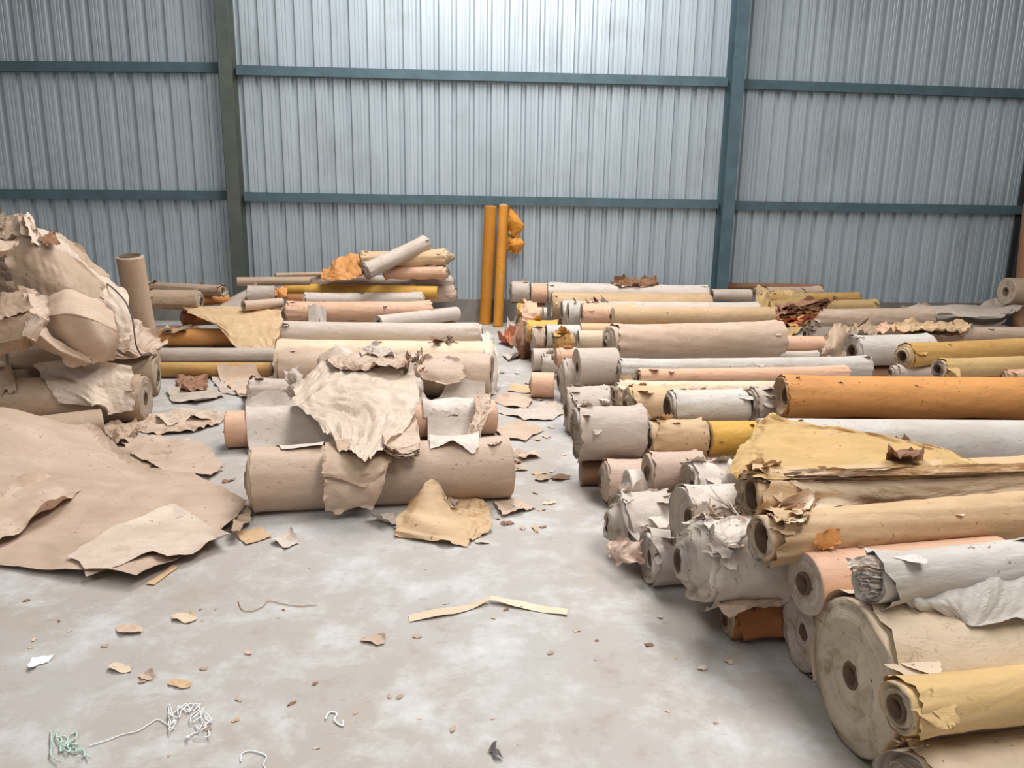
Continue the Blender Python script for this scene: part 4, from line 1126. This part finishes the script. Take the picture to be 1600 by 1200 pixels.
patch([[(1115, 935, 2.30), (1150, 930, 2.30), (1220, 922, 2.32)], [(1120, 945, 2.24), (1165, 942, 2.22), (1225, 935, 2.26)], [(1140, 965, 2.22), (1170, 952, 2.2), (1205, 945, 2.24)]],
      'beige torn sheet sticking out under the very ragged white roll', 'be', n=26, amp=0.010, size=0.08, tear=0.05, curl=0.02, name='paper_sheet')
patch([[(1100, 815, 2.28), (1140, 812, 2.30), (1172, 815, 2.3)], [(1112, 835, 2.22), (1145, 838, 2.22), (1178, 832, 2.24)], [(1125, 850, 2.20), (1140, 852, 2.2), (1160, 846, 2.22)]],
      'loose white torn sheet on top of the very ragged white roll', 'wh', n=26, amp=0.012, size=0.08, tear=0.07, curl=0.03, name='paper_sheet')
shreds(46, 1086, 1166, 790, 820, ['kr', 'br', 'wh', 'kr'], 'shredded brown flakes on the white roll with clean end', l=(0.03, 0.10), w=(0.004, 0.012), seed=3)
# brown flaking bundle at the back
flk = empty('flaking_bundle', Matrix.Identity(4))
tag(flk, 'reddish brown flaking paper bundle in the back of the right pile', 'paper bundle', kind='thing')
for q in range(10):
    f = q / 9
    patch([[(1216 + 6 * rb.uniform(-1, 1), 478 + 30 * f, 7.05 - 0.12 * f), (1250, 470 + 34 * f, 7.0 - 0.15 * f), (1300 - 40 * f, 466 + 34 * f, 7.05 - 0.12 * f)],
           [(1215 + 6 * rb.uniform(-1, 1), 484 + 30 * f, 6.9 - 0.12 * f), (1250, 477 + 34 * f, 6.85 - 0.15 * f), (1304 - 40 * f, 472 + 34 * f, 6.9 - 0.12 * f)]], None, random.choice([M_RED, 'br', 'og', 'br']), n=22, amp=0.04, size=0.14, tear=0.06, curl=0.04, name='torn_layer', parent=flk)
patch([[(1290, 525, 5.95), (1304, 508, 6.05), (1324, 508, 6.1)], [(1288, 545, 5.85), (1304, 538, 5.75), (1322, 528, 5.95)], [(1287, 557, 5.85), (1304, 557, 5.75), (1316, 556, 5.8)]],
      'folded olive-brown paper between the grey rolls', 'kr', n=22, amp=0.03, size=0.3, tear=0.04, curl=0.03)
sheet([(1180, 470), (1240, 462), (1270, 470), (1260, 480), (1200, 484)], 'pale yellow sheet near the small frayed beige roll', 'ol', 'drape', amp=0.05, size=0.3, tear=0.03, curl=0.04, step=0.03)
sheet([(1404, 492), (1440, 484), (1500, 482), (1550, 482), (1572, 484), (1578, 505), (1560, 512), (1500, 508), (1450, 500)], 'large grey sheet with wavy edge spread in the right back corner', 'gy', amp=0.06, size=0.6, tear=0.03, curl=0.12, step=0.05, mode='floor', z0=0.28, octs=2)
patch([[(1408, 482, 8.3), (1470, 476, 8.4), (1540, 484, 8.4), (1600, 476, 8.6)], [(1418, 488, 8.0), (1480, 484, 8.0), (1530, 490, 8.0), (1590, 486, 8.2)], [(1440, 492, 7.9), (1490, 494, 7.85), (1535, 496, 7.85), (1580, 490, 8.0)]],
      'curled upper grey sheet with lifted front edge in the right back corner', 'gy', n=34, amp=0.02, size=0.4, tear=0.03, curl=0.04)
for q, (x0, x1, py, c, lb) in enumerate(((1335, 1500, 518, 'kr', 'lower brown torn sheet among flat scraps left of the dirty beige roll'), (1372, 1402, 513, 'pe', 'pink scrap among the flat torn sheets behind the pale grey roll'),
                             (1400, 1512, 510, 'ta', 'tan torn sheet among flat scraps behind the mustard roll'), (1330, 1372, 515, 'kr', 'crumpled kraft scrap just behind the pale grey roll'))):
    patch([[(x0, py - 5, 7.0), ((x0 + x1) / 2, py - 7, 7.0), (x1, py - 5, 7.0)], [(x0 - 2, py + 2, 6.75), ((x0 + x1) / 2, py, 6.72), (x1 + 3, py + 2, 6.75)], [(x0, py + 8, 6.6), ((x0 + x1) / 2, py + 7, 6.55), (x1, py + 8, 6.6)]], lb, c, n=30, amp=0.035, size=0.14, tear=0.05, curl=0.04, octs=4, name='torn_sheet')
shreds(26, 1340, 1510, 505, 520, ['br', 'dk', 'kr', 'pe'], 'loose brown slivers scattered over the flat torn sheets', l=(0.06, 0.2), w=(0.01, 0.04), seed=12)
patch([[(952, 443, 9.5), (975, 434, 9.5), (1000, 436, 9.5), (1026, 434, 9.5)], [(958, 447, 9.4), (980, 441, 9.4), (1000, 443, 9.38), (1028, 441, 9.4)], [(968, 450, 9.34), (985, 447, 9.32), (1005, 449, 9.32), (1022, 447, 9.34)]],
      'brown curled leaf-like scraps on the back whitish roll', 'br', n=34, amp=0.05, size=0.12, tear=0.08, curl=0.05, octs=4, name='torn_sheet')
shreds(14, 898, 962, 464, 474, ['br', 'dk', 'kr'], 'dark frayed scraps on top of the whitish back roll', l=(0.05, 0.16), w=(0.01, 0.04), seed=15)
patch([[(806, 520, 7.7), (818, 500, 7.8), (832, 512, 7.7)], [(805, 540, 7.55), (816, 530, 7.45), (830, 535, 7.5)], [(808, 558, 7.5), (818, 556, 7.42), (829, 556, 7.5)], [(812, 566, 7.55), (820, 568, 7.5), (828, 566, 7.55)]],
      'dark brown crumpled bundle standing at the aisle edge', 'br', n=26, amp=0.06, size=0.2, tear=0.06, curl=0.05, name='crumpled_bundle')
patch([[(814, 480, 8.6), (824, 470, 8.6), (838, 472, 8.6)], [(816, 492, 8.35), (826, 488, 8.3), (842, 490, 8.35)], [(820, 508, 8.25), (832, 510, 8.22), (842, 508, 8.25)]], 'salmon pink crumpled paper near the yellow stub', 'pe', n=22, amp=0.05, size=0.25, tear=0.05, curl=0.05)
patch([[(795, 322, 9.93), (803, 330, 9.93), (815, 346, 9.9)], [(794, 345, 9.9), (803, 345, 9.86), (817, 358, 9.88)], [(792, 358, 9.93), (800, 368, 9.9), (806, 372, 9.92)]], 'upper amber paper flag beside the upright rolls on the wall', 'am', n=22, amp=0.02, size=0.25, tear=0.03, curl=0.03)
patch([[(793, 368, 9.93), (803, 372, 9.88), (812, 370, 9.92)], [(792, 382, 9.9), (805, 382, 9.84), (818, 380, 9.88)], [(795, 390, 9.93), (806, 396, 9.9), (813, 394, 9.92)]], 'lower amber paper flag beside the upright rolls on the wall', 'am', n=22, amp=0.02, size=0.25, tear=0.03, curl=0.03)
# aisle floor sheets
for (ol, c, lb, a) in (([(770, 628), (800, 618), (828, 620), (832, 630), (820, 640), (790, 636)], 'be', 'pale torn sheet on the aisle floor left of the peach drum', 0.02),
                       ([(775, 645), (830, 642), (868, 630), (880, 648), (862, 658), (820, 658)], 'gy', 'wide pale sheet on the aisle floor in front of the peach drum', 0.02),
                       ([(792, 612), (805, 603), (830, 606), (832, 616)], 'ta', 'orange-tan scrap on the aisle floor beside the peach drum', 0.015),
                       ([(776, 538), (790, 530), (806, 535), (800, 545)], M_RED, 'red-brown crumpled scrap far down the aisle', 0.08),
                       ([(785, 556), (812, 550), (815, 560), (795, 566)], 'gy', 'grey scrap on the aisle floor by the brown bundle', 0.03),
                       ([(800, 717), (835, 705), (846, 716), (820, 722)], 'be', 'thin beige scrap on the aisle floor right of the middle stack', 0.02),
                       ([(792, 512), (808, 508), (806, 526), (796, 530)], 'wh', 'white curled scrap at the foot of the amber upright rolls', 0.08)):
    sheet(ol, lb, c, amp=a, size=0.2, tear=0.02, curl=a * 1.5, step=0.02)
# folded strip on the floor
strip = empty('folded_strip', Matrix.Translation(tuple(G(765, 945))))
tag(strip, 'folded V-shaped strip of beige paper alone on the floor', 'paper strip', kind='thing')
for (ol) in ([(637, 962), (700, 953), (763, 939), (766, 944), (710, 962), (640, 973)], [(765, 938), (820, 942), (887, 955), (886, 964), (830, 955), (766, 944)]):
    w = [G(*p) - G(765, 945) for p in ol]
    poly = torn([p[:2] for p in w], 0.003, 0.01, 77); V, Fc = cdt(poly, 0.015, 3)
    z = 0.003 + 0.012 * np.exp(-(V[:, 0] / 0.05) ** 2) + 0.004 * (1 + np.sin(V[:, 0] * 25))
    mesh_obj('strip_half', np.column_stack([V, z]), Fc, paper('cr'), strip)


# --- strings, threads and film
def tube(name, pts, rad, mat, label=None, cat='string', parent=None, group=None):
    P = np.array(pts, float); n = len(P)
    t = np.linspace(0, 1, max(8, n * 6)); Q = catmull(P, t)
    T = np.gradient(Q, axis=0); T /= np.linalg.norm(T, axis=1)[:, None] + 1e-9
    vs = []; fs = []; k = 5
    for i in range(len(Q)):
        s = np.cross(T[i], (0, 0, 1.0)); s = s / (np.linalg.norm(s) + 1e-9) if np.linalg.norm(s) > 1e-4 else np.array([1.0, 0, 0]); u = np.cross(s, T[i])
        for a in range(k):
            an = 2 * math.pi * a / k; vs.append(Q[i] + rad * (s * math.cos(an) + u * math.sin(an)))
    for i in range(len(Q) - 1):
        for a in range(k):
            b = (a + 1) % k; fs.append((i * k + a, i * k + b, (i + 1) * k + b, (i + 1) * k + a))
    cen = Q.mean(0) * (1, 1, 0) if parent is None else np.zeros(3)
    o = mesh_obj(name, np.array(vs) - cen, fs, mat, parent); o.location = cen
    if parent is None: tag(o, label, cat, group, 'thing')
    return o


def fp(px, py, z=0.004): return G(px, py, z)


tube('string', [fp(*p) for p in ((372, 938), (378, 952), (392, 955), (410, 948), (420, 939), (445, 944), (470, 947), (495, 945))], 0.0016, M_STRING, 'thin curved tan string on the floor left of the folded strip')
tang = empty('thread_tangle', Matrix.Translation((0, 0, 0))); tag(tang, 'tangle of white plastic thread on the floor at the lower left', 'thread tangle', kind='thing')
rt = np.random.default_rng(11)
for q in range(9):
    c0 = rt.uniform((272, 1105), (326, 1148)); pts = []
    for i in range(7):
        c0 = c0 + rt.uniform(-16, 16, 2); c0 = np.clip(c0, (264, 1100), (331, 1152)); pts.append(fp(c0[0], c0[1], 0.004 + 0.012 * rt.uniform()))
    tube('thread', pts, 0.0019, M_WHITE, parent=tang)
tube('thread', [fp(*p) for p in ((272, 1140), (258, 1130), (246, 1124), (232, 1132), (215, 1142), (190, 1148), (170, 1156), (150, 1162), (140, 1165))], 0.0018, M_WHITE, parent=tang)
grn = empty('film_scrap', Matrix.Translation((0, 0, 0))); tag(grn, 'pale green shredded film on the floor in the lower left corner', 'film scrap', kind='thing')
for q in range(8):
    c0 = rt.uniform((84, 1150), (138, 1192)); pts = []
    for i in range(6):
        c0 = np.clip(c0 + rt.uniform(-14, 14, 2), (80, 1140), (142, 1196)); pts.append(fp(c0[0], c0[1], 0.004 + 0.008 * rt.uniform()))
    tube('film_strand', pts, 0.0022, M_GREEN, parent=grn)
tube('thread', [fp(*p) for p in ((376, 1190), (378, 1178), (390, 1173), (405, 1176), (416, 1182), (412, 1195), (418, 1205))], 0.002, M_WHITE, 'loop of white thread at the bottom edge of the floor', 'thread')
tube('thread', [fp(*p) for p in ((508, 1124), (515, 1113), (526, 1115), (523, 1126), (535, 1134), (536, 1126))], 0.003, M_WHITE, 'small kinked white plastic strip on the floor left of the dark leaf', 'plastic strip')
sheet([(44, 1046), (52, 1034), (68, 1027), (86, 1026), (76, 1036), (60, 1040), (50, 1050)], 'bright white plastic scrap on the floor at the lower left', M_WHITE, amp=0.008, size=0.06, tear=0.004, curl=0.012, step=0.008, name='plastic_scrap', cat='plastic scrap')
leaf = empty('dark_leaf', Matrix.Translation(tuple(G(772, 1178)))); tag(leaf, 'dark curled leaf-like scrap on the floor near the bottom centre', 'leaf scrap', kind='thing')
for (ol) in ([(762, 1178), (768, 1167), (776, 1166), (774, 1180)], [(768, 1180), (778, 1178), (787, 1188), (774, 1188)]):
    w = [(G(*p) - G(772, 1178))[:2] for p in ol]; poly = torn(w, 0.003, 0.006, 5); V, Fc = cdt(poly, 0.008, 3)
    mesh_obj('leaf_blade', np.column_stack([V, 0.004 + 0.014 * np.abs(np.sin(V[:, 0] * 90 + 1))]), Fc, M_DARK, leaf)
# grey cable on the left heap
tube('cable', [D(160, 438, 6.1), D(178, 452, 5.75), D(195, 470, 5.7), D(206, 495, 5.65), D(210, 520, 5.6), D(213, 540, 5.6), D(222, 555, 5.7), D(235, 553, 5.8), D(243, 558, 6.0)], 0.006, M_WIRE, 'grey cable drooping over the right side of the left heap', 'cable')

# --- small scraps on the floor
mats = ['be', 'kr', 'cr', 'br', 'wh', 'ta']
for (px, py, wpx, c, lb) in ((188, 1046, 22, 'cr', 'pale curled scrap on the floor at the lower left, left of a flat one'), (230, 1058, 16, 'be', 'small flat beige scrap on the floor at the lower left'), (282, 1070, 20, 'ta', 'olive-tan leaf-shaped scrap above the white thread tangle'),
                             (202, 985, 26, 'be', 'faint tan flat scrap left of the floor centre'), (290, 968, 22, 'cr', 'thin pale sliver of paper on the floor below the large kraft sheet'), (585, 1002, 22, 'be', 'narrow beige sliver below the folded strip'), (388, 1022, 7, 'pe', 'tiny pinkish chip on the floor left of centre'),
                             (1160, 1003, 10, 'br', 'brown chip in the shadow beside the right pile'), (1098, 1046, 9, 'wh', 'small white chip on the floor left of the huge cream roll'), (1030, 965, 6, 'wh', 'tiny white flake on the floor near the short dusty white roll')):
    r = np.random.default_rng(int(px)); n = 9
    ol = [(px + wpx * math.cos(2 * math.pi * i / n) * r.uniform(0.7, 1.1), py + 0.38 * wpx * math.sin(2 * math.pi * i / n) * r.uniform(0.6, 1.2)) for i in range(n)]
    sheet(ol, lb, c, amp=0.006, size=0.06, tear=0.003, curl=0.015, step=0.010, name='paper_scrap', cat='paper scrap')
# unlabelled look-alikes: crumbs of paper strewn about
protos = []
for q in range(6):
    r = np.random.default_rng(60 + q); n = 8
    poly = torn([(0.5 * math.cos(2 * math.pi * i / n) * r.uniform(0.6, 1.2), 0.28 * math.sin(2 * math.pi * i / n) * r.uniform(0.5, 1.2)) for i in range(n)], 0.06, 0.12, q)
    V, Fc = cdt(poly, 0.16, q)
    z = 0.10 + 0.35 * np.abs(V[:, 0]) ** 1.5 * r.uniform(0, 1) + 0.10 * np.sin(V[:, 0] * 9 + q) * np.sin(V[:, 1] * 9)
    protos.append((np.column_stack([V, z - z.min() + 0.04]), Fc))
pm = {}
rs = np.random.default_rng(21)
spots = []
for q in range(30): spots.append((rs.uniform(560, 860), rs.uniform(770, 850), 'front of the middle stack', 0.016, 0.05))
for q in range(34): spots.append((rs.uniform(775, 890), rs.uniform(545, 760), 'along the aisle', 0.02, 0.07))
for q in range(46): spots.append((rs.uniform(20, 1150), rs.uniform(880, 1190), 'across the open floor', 0.006, 0.022))
for q in range(16): spots.append((rs.uniform(225, 370), rs.uniform(640, 760), 'between the left rolls and the middle stack', 0.02, 0.06))
LB = {'front of the middle stack': 'small torn paper crumb on the floor before the middle stack', 'along the aisle': 'small torn paper crumb on the aisle floor beside the right pile',
      'across the open floor': 'tiny paper fleck on the open floor in the foreground', 'between the left rolls and the middle stack': 'small paper crumb on the floor between left rolls and middle stack'}
for (px, py, grp, s0, s1) in spots:
    P = G(px, py)
    if hfield(np.array([P[0]]), np.array([P[1]]))[0] > 0.01: continue
    q = int(rs.integers(0, 6)); c = mats[int(rs.integers(0, 6))]
    if (q, c) not in pm:
        o = mesh_obj('paper_crumb', protos[q][0], protos[q][1], paper(c)); pm[(q, c)] = o.data
    else:
        o = bpy.data.objects.new('paper_crumb', pm[(q, c)]); COL.objects.link(o)
    s = rs.uniform(s0, s1) * 2
    o.location = (P[0], P[1], 0.0); o.scale = (s, s, s * 0.6); o.rotation_euler = (0, 0, rs.uniform(0, 6.28))
    tag(o, LB[grp], 'paper scrap', 'paper crumbs ' + grp, 'thing')
# crumbs lying on the rolls of the right pile
for q in range(46):
    px, py = rs.uniform(880, 1590), rs.uniform(445, 860)
    P = hit(px, py)
    if P[2] < 0.12 or abs(hfield(np.array([P[0]]), np.array([P[1]]))[0] - P[2]) > 0.02: continue
    k_ = int(rs.integers(0, 6)); c = ['kr', 'br', 'dk', 'wh', 'cr', 'br'][int(rs.integers(0, 6))]
    if (k_, c) not in pm:
        o = mesh_obj('paper_crumb', protos[k_][0], protos[k_][1], paper(c)); pm[(k_, c)] = o.data
    else:
        o = bpy.data.objects.new('paper_crumb', pm[(k_, c)]); COL.objects.link(o)
    s = rs.uniform(0.02, 0.06)
    o.location = (P[0], P[1], P[2] + 0.002); o.scale = (s, s, s * 0.5); o.rotation_euler = (rs.uniform(-.3, .6), rs.uniform(-.3, .3), rs.uniform(0, 6.28))
    tag(o, 'small torn crumb lying on top of rolls in the right pile', 'paper scrap', 'paper crumbs on the right pile', 'thing')
for w_ in WARN: print('OVERLAP', w_)
print('objects', len(bpy.data.objects), 'tris', sum(len(o.data.polygons) * 2 for o in bpy.data.objects if o.type == 'MESH'))
